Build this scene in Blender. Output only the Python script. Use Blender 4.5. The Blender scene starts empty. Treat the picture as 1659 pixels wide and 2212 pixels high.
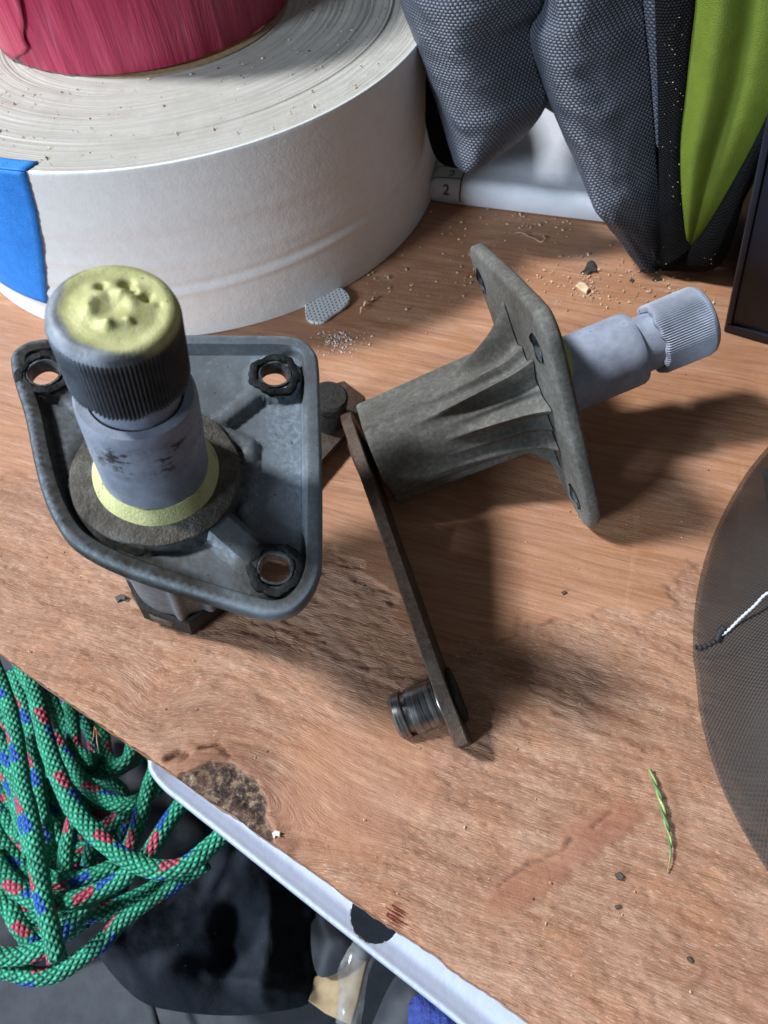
import bpy, math, random
import numpy as np
from mathutils import Vector, Matrix
from mathutils.geometry import delaunay_2d_cdt
# all lengths below are centimetres; U turns them into metres
U = 0.01
R = math.radians
scene = bpy.context.scene
col = scene.collection
random.seed(7)
rng = np.random.default_rng(7)

# ------------------------------------------------------------------ camera, light, exposure
F, CX, CY, CAM_H = 1560.0, 829.5, 1106.0, 15.5333684
PITCH, ROLL = 0.9787100, -0.12464895
_f = np.array([0, math.cos(PITCH), -math.sin(PITCH)]); _r0 = np.array([1.0, 0, 0]); _u0 = np.cross(_r0, _f)
_r = math.cos(ROLL)*_r0 + math.sin(ROLL)*_u0
_u = -math.sin(ROLL)*_r0 + math.cos(ROLL)*_u0
CAM = np.array([0, 0, CAM_H])
cam = bpy.data.objects.new('camera', bpy.data.cameras.new('camera')); col.objects.link(cam)
cam.matrix_world = Matrix([[_r[0], _u[0], -_f[0], 0], [_r[1], _u[1], -_f[1], 0], [_r[2], _u[2], -_f[2], CAM_H*U], [0, 0, 0, 1]])
cam.data.sensor_fit = 'VERTICAL'; cam.data.sensor_height = 24; cam.data.lens = 24*F/2212
cam.data.clip_start = 0.005; cam.data.clip_end = 50
cam.data.dof.use_dof = True; cam.data.dof.focus_distance = 0.155; cam.data.dof.aperture_fstop = 22
scene.camera = cam

world = bpy.data.worlds.new('World'); scene.world = world; world.use_nodes = True
bg = world.node_tree.nodes['Background']
bg.inputs[0].default_value = (0.92, 0.95, 1.0, 1); bg.inputs[1].default_value = 0.115

def area(name, az, el, dist, sx, sy, energy, colr, target=(0, 9, 1)):
    l = bpy.data.lights.new(name, 'AREA'); l.shape = 'RECTANGLE'; l.size = sx*U; l.size_y = sy*U
    l.energy = energy; l.color = colr
    o = bpy.data.objects.new(name, l); col.objects.link(o)
    t = Vector(target)*U
    d = Vector((math.cos(R(az))*math.cos(R(el)), math.sin(R(az))*math.cos(R(el)), math.sin(R(el))))
    o.location = t + d*dist*U
    o.rotation_euler = (-d).to_track_quat('-Z', 'Y').to_euler()
    return o
area('window_light', 160, 50, 400, 46, 46, 240, (0.95, 0.975, 1.0))
area('side_window_light', 210, 20, 250, 60, 50, 66, (0.74, 0.87, 1.0))

scene.view_settings.view_transform = 'Standard'; scene.view_settings.look = 'None'
scene.view_settings.exposure = 0.0; scene.view_settings.gamma = 1.0
scene.cycles.max_bounces = 8; scene.cycles.transparent_max_bounces = 12
scene.cycles.use_denoising = True

# ------------------------------------------------------------------ picture point -> place
def ray(p):
    p = np.asarray(p, float)
    return ((p[..., 0]-CX)/F)[..., None]*_r - ((p[..., 1]-CY)/F)[..., None]*_u + _f
def at(x, y, z=0.0):
    d = ray((x, y)); return CAM + d*((z-CAM_H)/d[2])
def on_plane(pts, pt, n):
    d = ray(pts); n = np.asarray(n, float)
    t = ((np.asarray(pt)-CAM)@n)/(d@n)
    return CAM + d*t[..., None]

# ------------------------------------------------------------------ node helper
class NT:
    def __init__(s, name, rough=0.6, metal=0.0, spec=0.5):
        s.m = bpy.data.materials.new(name); s.m.use_nodes = True; s.t = s.m.node_tree
        s.b = s.t.nodes['Principled BSDF']; s.out = s.t.nodes['Material Output']
        s.b.inputs['Roughness'].default_value = rough; s.b.inputs['Metallic'].default_value = metal
        s.b.inputs['Specular IOR Level'].default_value = spec
        s._co = None
    def n(s, typ): return s.t.nodes.new(typ)
    def link(s, a, b): s.t.links.new(a, b)
    def put(s, sock, v):
        if isinstance(v, (int, float)):
            sock.default_value = v if sock.type == 'VALUE' else ((v, v, v, 1) if sock.type == 'RGBA' else (v, v, v))
        elif isinstance(v, (tuple, list)): sock.default_value = tuple(v)+(1,) if sock.type == 'RGBA' and len(v) == 3 else v
        else: s.link(v, sock)
    def co(s):
        if s._co is None:
            tc = s.n('ShaderNodeTexCoord'); mp = s.n('ShaderNodeMapping'); mp.inputs['Scale'].default_value = (100, 100, 100)
            s.link(tc.outputs['Object'], mp.inputs['Vector']); s._co = mp.outputs[0]
        return s._co
    def attr(s, name, out='Vector'):
        a = s.n('ShaderNodeAttribute'); a.attribute_name = name; return a.outputs[out]
    def scale(s, v, sc, loc=(0, 0, 0), rot=(0, 0, 0)):
        mp = s.n('ShaderNodeMapping'); mp.inputs['Scale'].default_value = sc; mp.inputs['Location'].default_value = loc
        mp.inputs['Rotation'].default_value = rot; s.put(mp.inputs['Vector'], v); return mp.outputs[0]
    def noise(s, sc, det=4, ro=0.55, v=None, dist=0.0):
        x = s.n('ShaderNodeTexNoise'); x.inputs['Scale'].default_value = sc; x.inputs['Detail'].default_value = det
        x.inputs['Roughness'].default_value = ro; x.inputs['Distortion'].default_value = dist
        s.put(x.inputs['Vector'], v if v is not None else s.co()); return x.outputs['Fac']
    def voro(s, sc, v=None, feat='F1', out='Distance'):
        x = s.n('ShaderNodeTexVoronoi'); x.feature = feat; x.inputs['Scale'].default_value = sc
        s.put(x.inputs['Vector'], v if v is not None else s.co()); return x.outputs[out]
    def ramp(s, fac, stops, interp='LINEAR'):
        x = s.n('ShaderNodeValToRGB'); x.color_ramp.interpolation = interp; e = x.color_ramp.elements
        while len(e) < len(stops): e.new(0.5)
        for k, (p, c) in enumerate(stops):
            e[k].position = p; e[k].color = (c, c, c, 1) if isinstance(c, (int, float)) else tuple(c)+(1,)
        s.put(x.inputs[0], fac); return x.outputs[0]
    def mix(s, fac, a, b, blend='MIX'):
        x = s.n('ShaderNodeMix'); x.data_type = 'RGBA'; x.blend_type = blend
        s.put(x.inputs[0], fac); s.put(x.inputs[6], a); s.put(x.inputs[7], b); return x.outputs[2]
    def math(s, op, a, b=0.0, c=0.0, clamp=False):
        x = s.n('ShaderNodeMath'); x.operation = op; x.use_clamp = clamp
        s.put(x.inputs[0], a); s.put(x.inputs[1], b); s.put(x.inputs[2], c); return x.outputs[0]
    def sep(s, v):
        x = s.n('ShaderNodeSeparateXYZ'); s.put(x.inputs[0], v); return x.outputs
    def comb(s, a, b, c=0.0):
        x = s.n('ShaderNodeCombineXYZ'); s.put(x.inputs[0], a); s.put(x.inputs[1], b); s.put(x.inputs[2], c); return x.outputs[0]
    def bump(s, h, dist, strength=1.0, normal=None):
        x = s.n('ShaderNodeBump'); x.inputs['Strength'].default_value = strength; x.inputs['Distance'].default_value = dist*U
        s.put(x.inputs['Height'], h)
        if normal is not None: s.link(normal, x.inputs['Normal'])
        return x.outputs[0]
    def fin(s, color=None, rough=None, normal=None, metal=None):
        if color is not None: s.put(s.b.inputs['Base Color'], color)
        if rough is not None: s.put(s.b.inputs['Roughness'], rough)
        if metal is not None: s.put(s.b.inputs['Metallic'], metal)
        if normal is not None: s.link(normal, s.b.inputs['Normal'])
        return s.m

# ------------------------------------------------------------------ mesh / object helpers
def mesh_obj(name, V, Fc, mat=None, parent=None, smooth=True, loc=(0, 0, 0), uv=None, attrs=None, sharp=None, mats=None, fm=None):
    me = bpy.data.meshes.new(name)
    V = np.asarray(V, float)
    me.from_pydata((V*U).tolist(), [], Fc)
    for mm in (mats or [mat]): me.materials.append(mm)
    if fm is not None: me.polygons.foreach_set('material_index', fm)
    if uv is not None:
        l = me.uv_layers.new(name='UVMap'); li = np.empty(len(me.loops), int); me.loops.foreach_get('vertex_index', li)
        l.data.foreach_set('uv', np.asarray(uv, float)[li].ravel())
    for k, v in (attrs or {}).items():
        v = np.asarray(v, float)
        a = me.attributes.new(k, 'FLOAT' if v.ndim == 1 else 'FLOAT_VECTOR', 'POINT')
        a.data.foreach_set('value' if v.ndim == 1 else 'vector', v.ravel())
    if smooth:
        me.polygons.foreach_set('use_smooth', [True]*len(me.polygons))
        if sharp: me.set_sharp_from_angle(angle=R(sharp))
    me.update()
    o = bpy.data.objects.new(name, me); col.objects.link(o); o.location = Vector(loc)*U
    if parent: o.parent = parent
    return o
def thing(name, label, cat, loc=(0, 0, 0), rot=None, group=None):
    o = bpy.data.objects.new(name, None); col.objects.link(o); o.empty_display_size = 0.01
    if rot is not None:
        m = Matrix([list(r) for r in rot]).to_4x4(); m.translation = Vector(loc)*U; o.matrix_world = m
    else: o.location = Vector(loc)*U
    tag(o, label, cat, group); return o
def tag(o, label=None, cat=None, group=None, kind=None):
    if label: o['label'] = label
    if cat: o['category'] = cat
    if group: o['group'] = group
    if kind: o['kind'] = kind
    return o
def lathe(prof, seg=96, rf=None, z0=None):
    """prof: list of (r, z); rf(theta, r, z) -> r"""
    th = np.linspace(0, 2*np.pi, seg, endpoint=False); V = []; Fc = []
    for (r, z) in prof:
        rr = np.full(seg, r, float) if rf is None else rf(th, r, z)
        V.append(np.stack([rr*np.cos(th), rr*np.sin(th), np.full(seg, z)], 1))
    V = np.concatenate(V)
    for i in range(len(prof)-1):
        for j in range(seg):
            a, b = i*seg+j, i*seg+(j+1) % seg
            Fc.append((a, b, b+seg, a+seg))
    return V, Fc
def grid_faces(nu, nv, off=0, closed=False):
    Fc = []
    for i in range(nu-1):
        for j in range(nv if closed else nv-1):
            a = off+i*nv+j; b = off+i*nv+(j+1) % nv
            Fc.append((a, b, b+nv, a+nv))
    return Fc
def catmull(P, n=8, closed=False):
    P = np.asarray(P, float); N = len(P); out = []
    rngi = range(N if closed else N-1)
    for i in rngi:
        if closed: p0, p1, p2, p3 = P[(i-1) % N], P[i], P[(i+1) % N], P[(i+2) % N]
        else: p0, p1, p2, p3 = P[max(i-1, 0)], P[i], P[i+1], P[min(i+2, N-1)]
        for t in np.linspace(0, 1, n, endpoint=False):
            out.append(0.5*((2*p1)+(-p0+p2)*t+(2*p0-5*p1+4*p2-p3)*t*t+(-p0+3*p1-3*p2+p3)*t**3))
    if not closed: out.append(P[-1])
    return np.array(out)
def resample(P, n):
    P = np.asarray(P, float); d = np.r_[0, np.cumsum(np.linalg.norm(np.diff(P, axis=0), axis=1))]
    t = np.linspace(0, d[-1], n); return np.stack([np.interp(t, d, P[:, k]) for k in range(P.shape[1])], 1)
def tube(P, r, seg=12, cap=True):
    P = np.asarray(P, float); N = len(P); rr = np.full(N, r, float) if np.isscalar(r) else np.asarray(r, float)
    T = np.gradient(P, axis=0); T /= np.linalg.norm(T, axis=1)[:, None]+1e-9
    up = np.array([0, 0, 1.0]); a = np.cross(T[0], up)
    if np.linalg.norm(a) < 1e-3: a = np.array([1.0, 0, 0])
    V = []; UVs = []; L = np.r_[0, np.cumsum(np.linalg.norm(np.diff(P, axis=0), axis=1))]
    th = np.linspace(0, 2*np.pi, seg+1)
    for i in range(N):
        a = a - T[i]*(a@T[i]); a /= np.linalg.norm(a)+1e-9; b = np.cross(T[i], a)
        V.append(P[i]+rr[i]*(np.cos(th)[:, None]*a+np.sin(th)[:, None]*b))
        UVs.append(np.stack([np.full(seg+1, L[i]), th/(2*np.pi)], 1))
    Fc = grid_faces(N, seg+1)
    if cap:
        Fc.append(tuple(range(seg-1, -1, -1))); Fc.append(tuple((N-1)*(seg+1)+k for k in range(seg)))
    return np.concatenate(V), Fc, np.concatenate(UVs)
def prism(poly, z0, z1, bev=0.0):
    """closed extruded polygon with a small bevel on top and bottom edges"""
    P = np.asarray(poly, float); N = len(P); e = np.roll(P, -1, 0)-np.roll(P, 1, 0); nrm = np.stack([e[:, 1], -e[:, 0]], 1)
    nrm /= np.linalg.norm(nrm, axis=1)[:, None]+1e-9
    area2 = np.sum(P[:, 0]*np.roll(P[:, 1], -1)-np.roll(P[:, 0], -1)*P[:, 1])
    if area2 < 0: nrm = -nrm
    rings = [(P-nrm*bev, z0), (P, z0+bev), (P, z1-bev), (P-nrm*bev, z1)] if bev > 0 else [(P, z0), (P, z1)]
    V = np.concatenate([np.c_[q, np.full(N, z)] for q, z in rings])
    Fc = grid_faces(len(rings), N, closed=True)
    Fc.append(tuple(range(N))[::-1]); Fc.append(tuple((len(rings)-1)*N+k for k in range(N)))
    if area2 < 0: Fc = [f[::-1] for f in Fc]
    return V, Fc
def join(parts):
    V = []; Fc = []; o = 0
    for v, f in parts:
        V.append(np.asarray(v, float)); Fc += [tuple(i+o for i in q) for q in f]; o += len(v)
    return np.concatenate(V), Fc
_perm = rng.permutation(4096); _rv = rng.random(4096)
def vnoise(x, y):
    xi = np.floor(x).astype(int); yi = np.floor(y).astype(int); fx = x-xi; fy = y-yi
    fx = fx*fx*(3-2*fx); fy = fy*fy*(3-2*fy)
    h = lambda a, b: _rv[(_perm[a & 4095]+b*57) & 4095]
    return (h(xi, yi)*(1-fx)+h(xi+1, yi)*fx)*(1-fy)+(h(xi, yi+1)*(1-fx)+h(xi+1, yi+1)*fx)*fy
def fbm(x, y, o=4, g=0.5):
    s = 0; a = 1; t = 0
    for k in range(o): s = s+a*vnoise(x*2**k+17*k, y*2**k+5*k); t += a; a *= g
    return s/t
def sstep(a, b, x): t = np.clip((x-a)/(b-a), 0, 1); return t*t*(3-2*t)
def seg_dist(Q, A, B):
    A = np.asarray(A, float); B = np.asarray(B, float); d = B-A; t = np.clip(((Q-A)@d)/(d@d), 0, 1)
    return np.linalg.norm(Q-(A+t[:, None]*d), axis=1)
def poly_dist(Q, P, closed=True):
    d = np.full(len(Q), 1e9)
    for i in range(len(P) if closed else len(P)-1): d = np.minimum(d, seg_dist(Q, P[i], P[(i+1) % len(P)]))
    return d
def inside(Q, P):
    r = np.zeros(len(Q), bool); x, y = Q[:, 0], Q[:, 1]
    for i in range(len(P)):
        x1, y1 = P[i]; x2, y2 = P[(i+1) % len(P)]
        if y1 == y2: continue
        c = ((y1 > y) != (y2 > y)) & (x < (x2-x1)*(y-y1)/(y2-y1)+x1); r ^= c
    return r

# ------------------------------------------------------------------ WOODEN WORKTOP (plywood board)
e0 = np.array([-9.51, 7.77]); ed = np.array([10.96, -8.36]); ed /= np.linalg.norm(ed); en = np.array([-ed[1], ed[0]])
KN = np.array([-4.0, 3.9])
GA = R(-25); gd = np.array([math.cos(GA), math.sin(GA)]); gn = np.array([-gd[1], gd[0]])
def board_fields(Q):
    x, y = Q[:, 0], Q[:, 1]
    u = Q@gd; v = Q@gn
    k = KN+np.array([.2, -.2]); dk = np.linalg.norm(Q-k, axis=1)
    vk = (Q-k)@gn
    v = v+0.9*np.sign(vk)*np.exp(-(dk/1.6)**2)*(1-np.exp(-np.abs(vk)/.4))*-1.0+0.5*np.exp(-(np.linalg.norm(Q-[-5.6, 6.1], axis=1)/0.9)**2)
    v = v+0.35*(fbm(u*.16+3, v*.25+8, 3)-.5)*2+0.06*(fbm(u*.9, v*1.5, 2)-.5)
    # smooth (sliced) zones and torn rough zones
    bound = catmull([(-9, 13), (-4, 10.2), (-1, 9.2), (-.03, 7.97), (.4, 6.94), (1.44, 6.68), (3.63, 6.85), (5.25, 6.87), (6.4, 7.07), (7.12, 7.59), (12, 9), (30, 9.5), (30, 60), (-30, 60), (-30, 20)], 6, True)
    sd = poly_dist(Q, bound)*np.where(inside(Q, bound), 1, -1)
    wob = (fbm(u*1.3, v*3, 3)-.5)
    rough = 1-sstep(-.15, .1, sd+wob*1.0)*.80
    a2 = catmull([(.73, 4.83), (.34, 3.53), (-.32, 2.8), (-1.2, 2.4), (-2.2, 2.6), (-2.9, 3.2), (-2.6, 4.4), (-1, 5.3)], 6, True)
    s2 = poly_dist(Q, a2)*np.where(inside(Q, a2), 1, -1)
    sm2 = .62*sstep(-.35, .35, s2+wob*.9)
    st = catmull([(1.0, 1.25), (1.5, 1.75), (2.3, 2.1), (3.1, 2.55), (3.9, 2.75), (4.3, 2.5), (3.6, 2.1), (2.6, 1.6), (1.7, 1.2)], 5, True)
    s3 = poly_dist(Q, st)*np.where(inside(Q, st), 1, -1); sm3 = sstep(-.1, .1, s3+wob*.3)
    rough = rough*(1-.85*sm2)*(1-.6*sm3)
    red = np.clip(sm3*1.0+.55*sm2*sstep(.9, .2, np.linalg.norm(Q-[-.9, 3.0], axis=1)), 0, 1)
    crack = .7*np.exp(-(poly_dist(Q+np.c_[wob, -wob]*.12, np.array([(1.31, 1.62), (1.8, 1.86), (2.27, 1.95), (2.7, 2.16), (3.08, 2.35), (3.4, 2.42), (3.79, 2.62)]), False)/(.010+.05*fbm(u*4, v*4, 2)))**2)*(fbm(x*3, y*3, 3) > .36)
    kp = catmull([(-5.03, 4.26), (-4.8, 4.5), (-4.4, 4.62), (-3.9, 4.56), (-3.4, 4.07), (-3.12, 3.39), (-3.0, 2.9), (-3.4, 2.6), (-4.6, 3.6)], 5, True)
    s4 = poly_dist(Q, kp)*np.where(inside(Q, kp), 1, -1)
    knot = sstep(-.03, .06, s4+(fbm(x*3, y*3, 3)-.5)*.25)
    rim = np.exp(-((s4+.02)/.07)**2)
    halo = sstep(-1.0, -.05, s4)*(1-knot)
    crev = np.exp(-(poly_dist(Q, np.array([(-5.31, 4.8), (-5.06, 4.9), (-4.9, 4.82)]), False)/.07)**2)+np.exp(-(poly_dist(Q, np.array([(-4.6, 4.95), (-4.21, 4.98), (-3.95, 4.66)]), False)/.03)**2)
    # scratches (sander marks) crossing the smooth zone
    scr = np.exp(-(poly_dist(Q, np.array([(7.6, 6.6), (8.6, 8.6), (9.4, 10.6)]), False)/.03)**2)+.6*np.exp(-(poly_dist(Q, np.array([(5.2, 6.8), (5.9, 8.4), (6.6, 10.4)]), False)/.03)**2)+.9*np.exp(-(poly_dist(Q, np.array([(1.9, .6), (2.05, 1.1), (2.35, 1.6)]), False)/.03)**2)
    rg = 1-np.abs(2*fbm(u*.9, v*7.5, 3, .55)-1)
    rg2 = 1-np.abs(2*fbm(u*3.0+9, v*16, 2)-1)
    blot = fbm(u*.35, v*.5, 3)
    ter = sstep(.50, .56, fbm(u*1.1+31, v*4.2+7, 3, .6))+sstep(.56, .60, fbm(u*2.2+3, v*7.5+17, 3, .6))
    ter2 = sstep(.47, .52, fbm(u*.5+11, v*1.6+2, 3, .5))
    z0_ = -.018*rough*ter-.020*rough*ter2
    z = z0_-0.022*rough*np.clip(rg-.72, 0, 1)/.28 - .006*rough*rg2 + .03*(fbm(u*.5, v*1.2, 2)-.5)
    z += -.035*sm2*0 - .02*sstep(-.1, .12, s2)*1.0 - .02*(sm3) - .05*crack
    z += .03*rim - .09*knot*fbm(x*7, y*7, 3) - .06*knot - .16*np.clip(crev, 0, 1) + .05*halo*(rg-.5) - .012*scr
    # worn hollow by the edge and the split-off flake
    fl = seg_dist(Q, (-2.6, 2.55), (-.7, 1.15)); z -= .10*np.exp(-(fl/.16)**2)*fbm(u*1.5, v*3, 2)*1.4
    return u, v, z, rough, red, knot, np.clip(crack+crev, 0, 1), halo, scr, blot, rim
sv = np.r_[np.arange(-30, -9, .5), np.arange(-9, 17.5, .05), np.arange(17.5, 45, .5)]
tv = np.r_[0, np.arange(.02, 14, .05), np.arange(14, 24, .12), np.arange(24, 60, .8)]
SS, TT = np.meshgrid(sv, tv, indexing='ij')
edge_w = (vnoise(SS*1.7, SS*0)-.5)*.05+(vnoise(SS*9, SS*0+4)-.5)*.03 - .14*np.exp(-((SS-10.0)/1.0)**2)*0
Q = e0+SS[..., None]*ed+(TT+edge_w*np.exp(-TT/.3))[..., None]*en
fl_ = board_fields(Q.reshape(-1, 2)); ug, vg, zg, rough_, red_, knot_, crack_, halo_, scr_, blot_, rim_ = fl_
zg = np.minimum(zg, .0)-.06*np.exp(-TT.ravel()/.035)*.5
BT = 1.2
V = np.c_[Q.reshape(-1, 2), zg]; ns, nt = SS.shape
Fc = grid_faces(ns, nt)
# front edge of the board going down, and the underside
rows = []
for kz in (.3, .6, .9, BT):
    rows.append(np.c_[Q[:, 0, :]-en*(.004), np.full(ns, -kz)])
off = len(V); V = np.concatenate([V]+rows+[np.c_[Q[:, -1, :], np.full(ns, -BT)]])
nv_ = len(V)-off
for i in range(ns-1):
    a, b = i*nt, (i+1)*nt
    prev = (b, a)
    for k in range(4):
        c, d = off+k*ns+i, off+k*ns+i+1
        Fc.append((prev[0], prev[1], c, d)); prev = (d, c)
    c, d = off+4*ns+i, off+4*ns+i+1
    Fc.append((prev[0], prev[1], c, d))
pad = lambda a: np.r_[a, np.zeros(nv_)]
gc = np.c_[np.r_[ug, V[off:, :2]@gd], np.r_[vg, V[off:, :2]@gn], V[:, 2]]
w = NT('plywood', rough=.62, spec=.35)
g = w.attr('gc'); rgh = w.attr('rough', 'Fac')
def gs(a, b, l=(0, 0, 0)): return w.scale(g, (a, b, 2), l)
band = w.noise(1, 5, .6, gs(.35, 2.6))
fine = w.noise(1, 4, .6, gs(2.2, 26))
blotn = w.noise(.55, 4, .6, g)
base = w.ramp(band, [(.28, (.36, .190, .125)), (.5, (.50, .285, .19)), (.72, (.64, .41, .295))])
base = w.mix(w.ramp(blotn, [(.40, 0.0), (.62, .7)]), base, (.47, .225, .115))
base = w.mix(w.ramp(w.noise(.8, 5, .6, gs(.22, .9, (4, 9, 0))), [(.42, .42), (.58, 0)]), base, (.27, .125, .075))
base = w.mix(w.ramp(w.noise(1, 4, .6, gs(.5, 3.4, (14, 3, 0))), [(.54, 0), (.66, .45)]), base, (.62, .41, .29))
base = w.mix(w.math('MULTIPLY', rgh, w.ramp(fine, [(.35, .55), (.6, 0)])), base, (.235, .115, .068))
tick = w.noise(1, 3, .65, gs(5.5, 40, (3, 1, 0)), .4)
base = w.mix(w.math('MULTIPLY', rgh, w.ramp(tick, [(.57, 0), (.66, .75)])), base, (.66, .46, .34))
tick2 = w.noise(1, 2, .5, gs(1.6, 22, (7, 5, 0)), .3)
base = w.mix(w.math('MULTIPLY', rgh, w.ramp(tick2, [(.66, 0), (.74, .5)])), base, (.15, .068, .04))
base = w.mix(w.math('MULTIPLY', w.math('SUBTRACT', 1, rgh), w.ramp(w.noise(1, 3, .5, gs(.6, 14, (2, 2, 0))), [(.35, .5), (.62, 0)])), base, (.26, .11, .05))
base = w.mix(w.math('MULTIPLY', w.math('SUBTRACT', 1, rgh), w.ramp(w.noise(.5, 4, .6, g), [(.35, .15), (.65, .65)])), base, (.46, .21, .10))
longs = w.noise(1, 5, .7, gs(.28, 7, (1, 8, 0)))
base = w.mix(w.math('MULTIPLY', w.math('SUBTRACT', 1.1, rgh), w.ramp(longs, [(.38, .5), (.53, 0)])), base, (.24, .105, .055))
base = w.mix(w.math('MULTIPLY', w.math('SUBTRACT', 1.1, rgh), w.ramp(w.noise(1, 4, .7, gs(.5, 20, (5, 1, 0))), [(.56, 0), (.68, .5)])), base, (.62, .37, .23))
base = w.mix(w.math('MULTIPLY', w.attr('red', 'Fac'), w.ramp(w.noise(1.6, 5, .7), [(.35, .6), (.65, .15)])), base, (.25, .085, .055))
base = w.mix(w.math('MULTIPLY', w.attr('halo', 'Fac'), w.ramp(w.noise(1, 4, .65, gs(.8, 5)), [(.35, .85), (.65, .2)])), base, (.21, .085, .05))
kc = w.ramp(w.noise(5.5, 5, .75), [(.42, (.016, .011, .010)), (.50, (.07, .038, .030)), (.57, (.20, .14, .085)), (.70, (.34, .26, .165))])
base = w.mix(w.attr('knot', 'Fac'), base, w.mix(w.ramp(w.noise(2.2, 4, .7, gs(1, 1, (9, 9, 0))), [(.45, 0), (.6, .55)]), kc, (.10, .045, .035)))
base = w.mix(w.math('MULTIPLY', w.attr('crack', 'Fac'), w.ramp(w.noise(7, 3), [(.35, .85), (.65, .35)])), base, (.045, .02, .016))
base = w.mix(w.math('MULTIPLY', w.attr('scr', 'Fac'), w.ramp(w.noise(6, 3), [(.4, 0), (.6, .6)])), base, (.62, .36, .21))
spk = w.voro(2.3); spk_on = w.noise(1.1, 2)
base = w.mix(w.math('MULTIPLY', w.ramp(spk, [(.05, 1), (.075, 0)]), w.ramp(spk_on, [(.52, 0), (.58, .9)])), base, (.07, .03, .02))
hb = w.math('ADD', w.math('MULTIPLY', fine, 1.0), w.math('MULTIPLY', tick, 1.1))
hb = w.math('MULTIPLY', hb, w.math('ADD', w.math('MULTIPLY', rgh, .9), .12))
hb = w.math('ADD', hb, w.math('MULTIPLY', w.noise(28, 4, .7), .35))
mat_wood = w.fin(base, w.ramp(rgh, [(0, .42), (1, .72)]), w.bump(hb, .038, .9))
board = mesh_obj('wooden_worktop', V, Fc, mat_wood, attrs=dict(gc=gc, rough=pad(rough_), red=pad(red_), knot=pad(knot_), crack=pad(crack_), halo=pad(halo_), scr=pad(scr_)))
tag(board, 'rough reddish plywood worktop with a dark knot at its front edge', kind='structure')
def board_z(x, y): return float(board_fields(np.array([[x, y]]))[2][0])

# torn fibres standing up out of the rough zones
def sliver_mesh(n, picker, lmin, lmax, wd, lift, zf=None):
    V = []; Fc = []
    for k in range(n):
        p = picker()
        if p is None: continue
        x, y, a, z = p; L = random.uniform(lmin, lmax); h = random.uniform(.2, 1)*lift; ww = wd*random.uniform(.5, 1.3)
        d = np.array([math.cos(a), math.sin(a)]); nn = np.array([-d[1], d[0]])
        A = np.array([x, y]); B = A+d*L*.5+nn*random.uniform(-.05, .05)*L; Cc = A+d*L
        o = len(V)
        V += [(*(A+nn*ww/2), z-.01), (*(A-nn*ww/2), z-.01), (*(B+nn*ww/2), z+h*.7), (*(B-nn*ww/2), z+h*.7), (*Cc, z+h), (*(A), z+ww*.8), (*(B), z+h*.7+ww*.6)]
        Fc += [(o, o+2, o+6, o+5), (o+5, o+6, o+3, o+1), (o+2, o+4, o+6), (o+6, o+4, o+3), (o, o+1, o+3, o+2), (o+2, o+3, o+4)]
    return V, Fc
ncand = 2600
sc_ = rng.uniform(-1, 17, ncand); tc_ = rng.uniform(.05, 12, ncand)**1.0
cq = e0+sc_[:, None]*ed+tc_[:, None]*en
cf = board_fields(cq); keep = (cf[3] > .55) & (fbm(cq[:, 0]*1.1, cq[:, 1]*1.1, 2) > rng.uniform(.42, .75, ncand)) & (cf[5] < .3)
lst = iter([(cq[i, 0], cq[i, 1], GA+rng.normal(0, .16)+(math.pi if rng.random() < .4 else 0), cf[2][i]) for i in np.where(keep)[0]])
w = NT('wood_fibre', rough=.7)
mat_fib = w.fin(w.ramp(w.noise(3, 2), [(.3, (.42, .22, .12)), (.7, (.58, .35, .21))]))
V, Fc = sliver_mesh(int(keep.sum()), lambda: next(lst, None), .05, .22, .013, .016)
tag(mesh_obj('wood_fibres', V, Fc, mat_fib, board, smooth=False), kind='stuff')
# splinters on the front edge
V, Fc = sliver_mesh(1, lambda: (-7.05, 5.75, R(-80), -.25), .55, .6, .05, -.15)
for a_, b_ in ((R(-100), .35), (R(-55), .3)):
    v2, f2 = sliver_mesh(1, lambda: (-7.1, 5.8, a_, -.25), b_, b_+.05, .03, -.1); V, Fc = join([(V, Fc), (v2, f2)])
mesh_obj('splinter', V, Fc, mat_fib, board, smooth=False)
w = NT('red_splinter', rough=.6); mat_rs = w.fin((.20, .035, .018))
parts = []
for k in range(9):
    q = at(838+random.uniform(-8, 14), 1955+k*4.2, .02)
    parts.append(sliver_mesh(1, lambda: (q[0], q[1], R(-28)+random.uniform(-.2, .2), .0), .25, .34, .035, .03))
mesh_obj('splinter', *join(parts), mat_rs, board, smooth=False)

# ------------------------------------------------------------------ FLOOR far below the board
V = np.array([(x, y, -17+.0) for x in (-60, 60) for y in (-60, 60)], float)
w = NT('dark_mat', rough=.8)
mat_floor = w.fin(w.ramp(w.noise(1.5, 5), [(.3, (.035, .042, .055)), (.7, (.055, .064, .08))]), normal=w.bump(w.noise(25, 3), .05, .5))
gx = np.linspace(-60, 60, 61); V = np.array([(x, y, -17) for x in gx for y in gx]); tag(mesh_obj('floor', V, grid_faces(61, 61), mat_floor), kind='structure')

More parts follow.
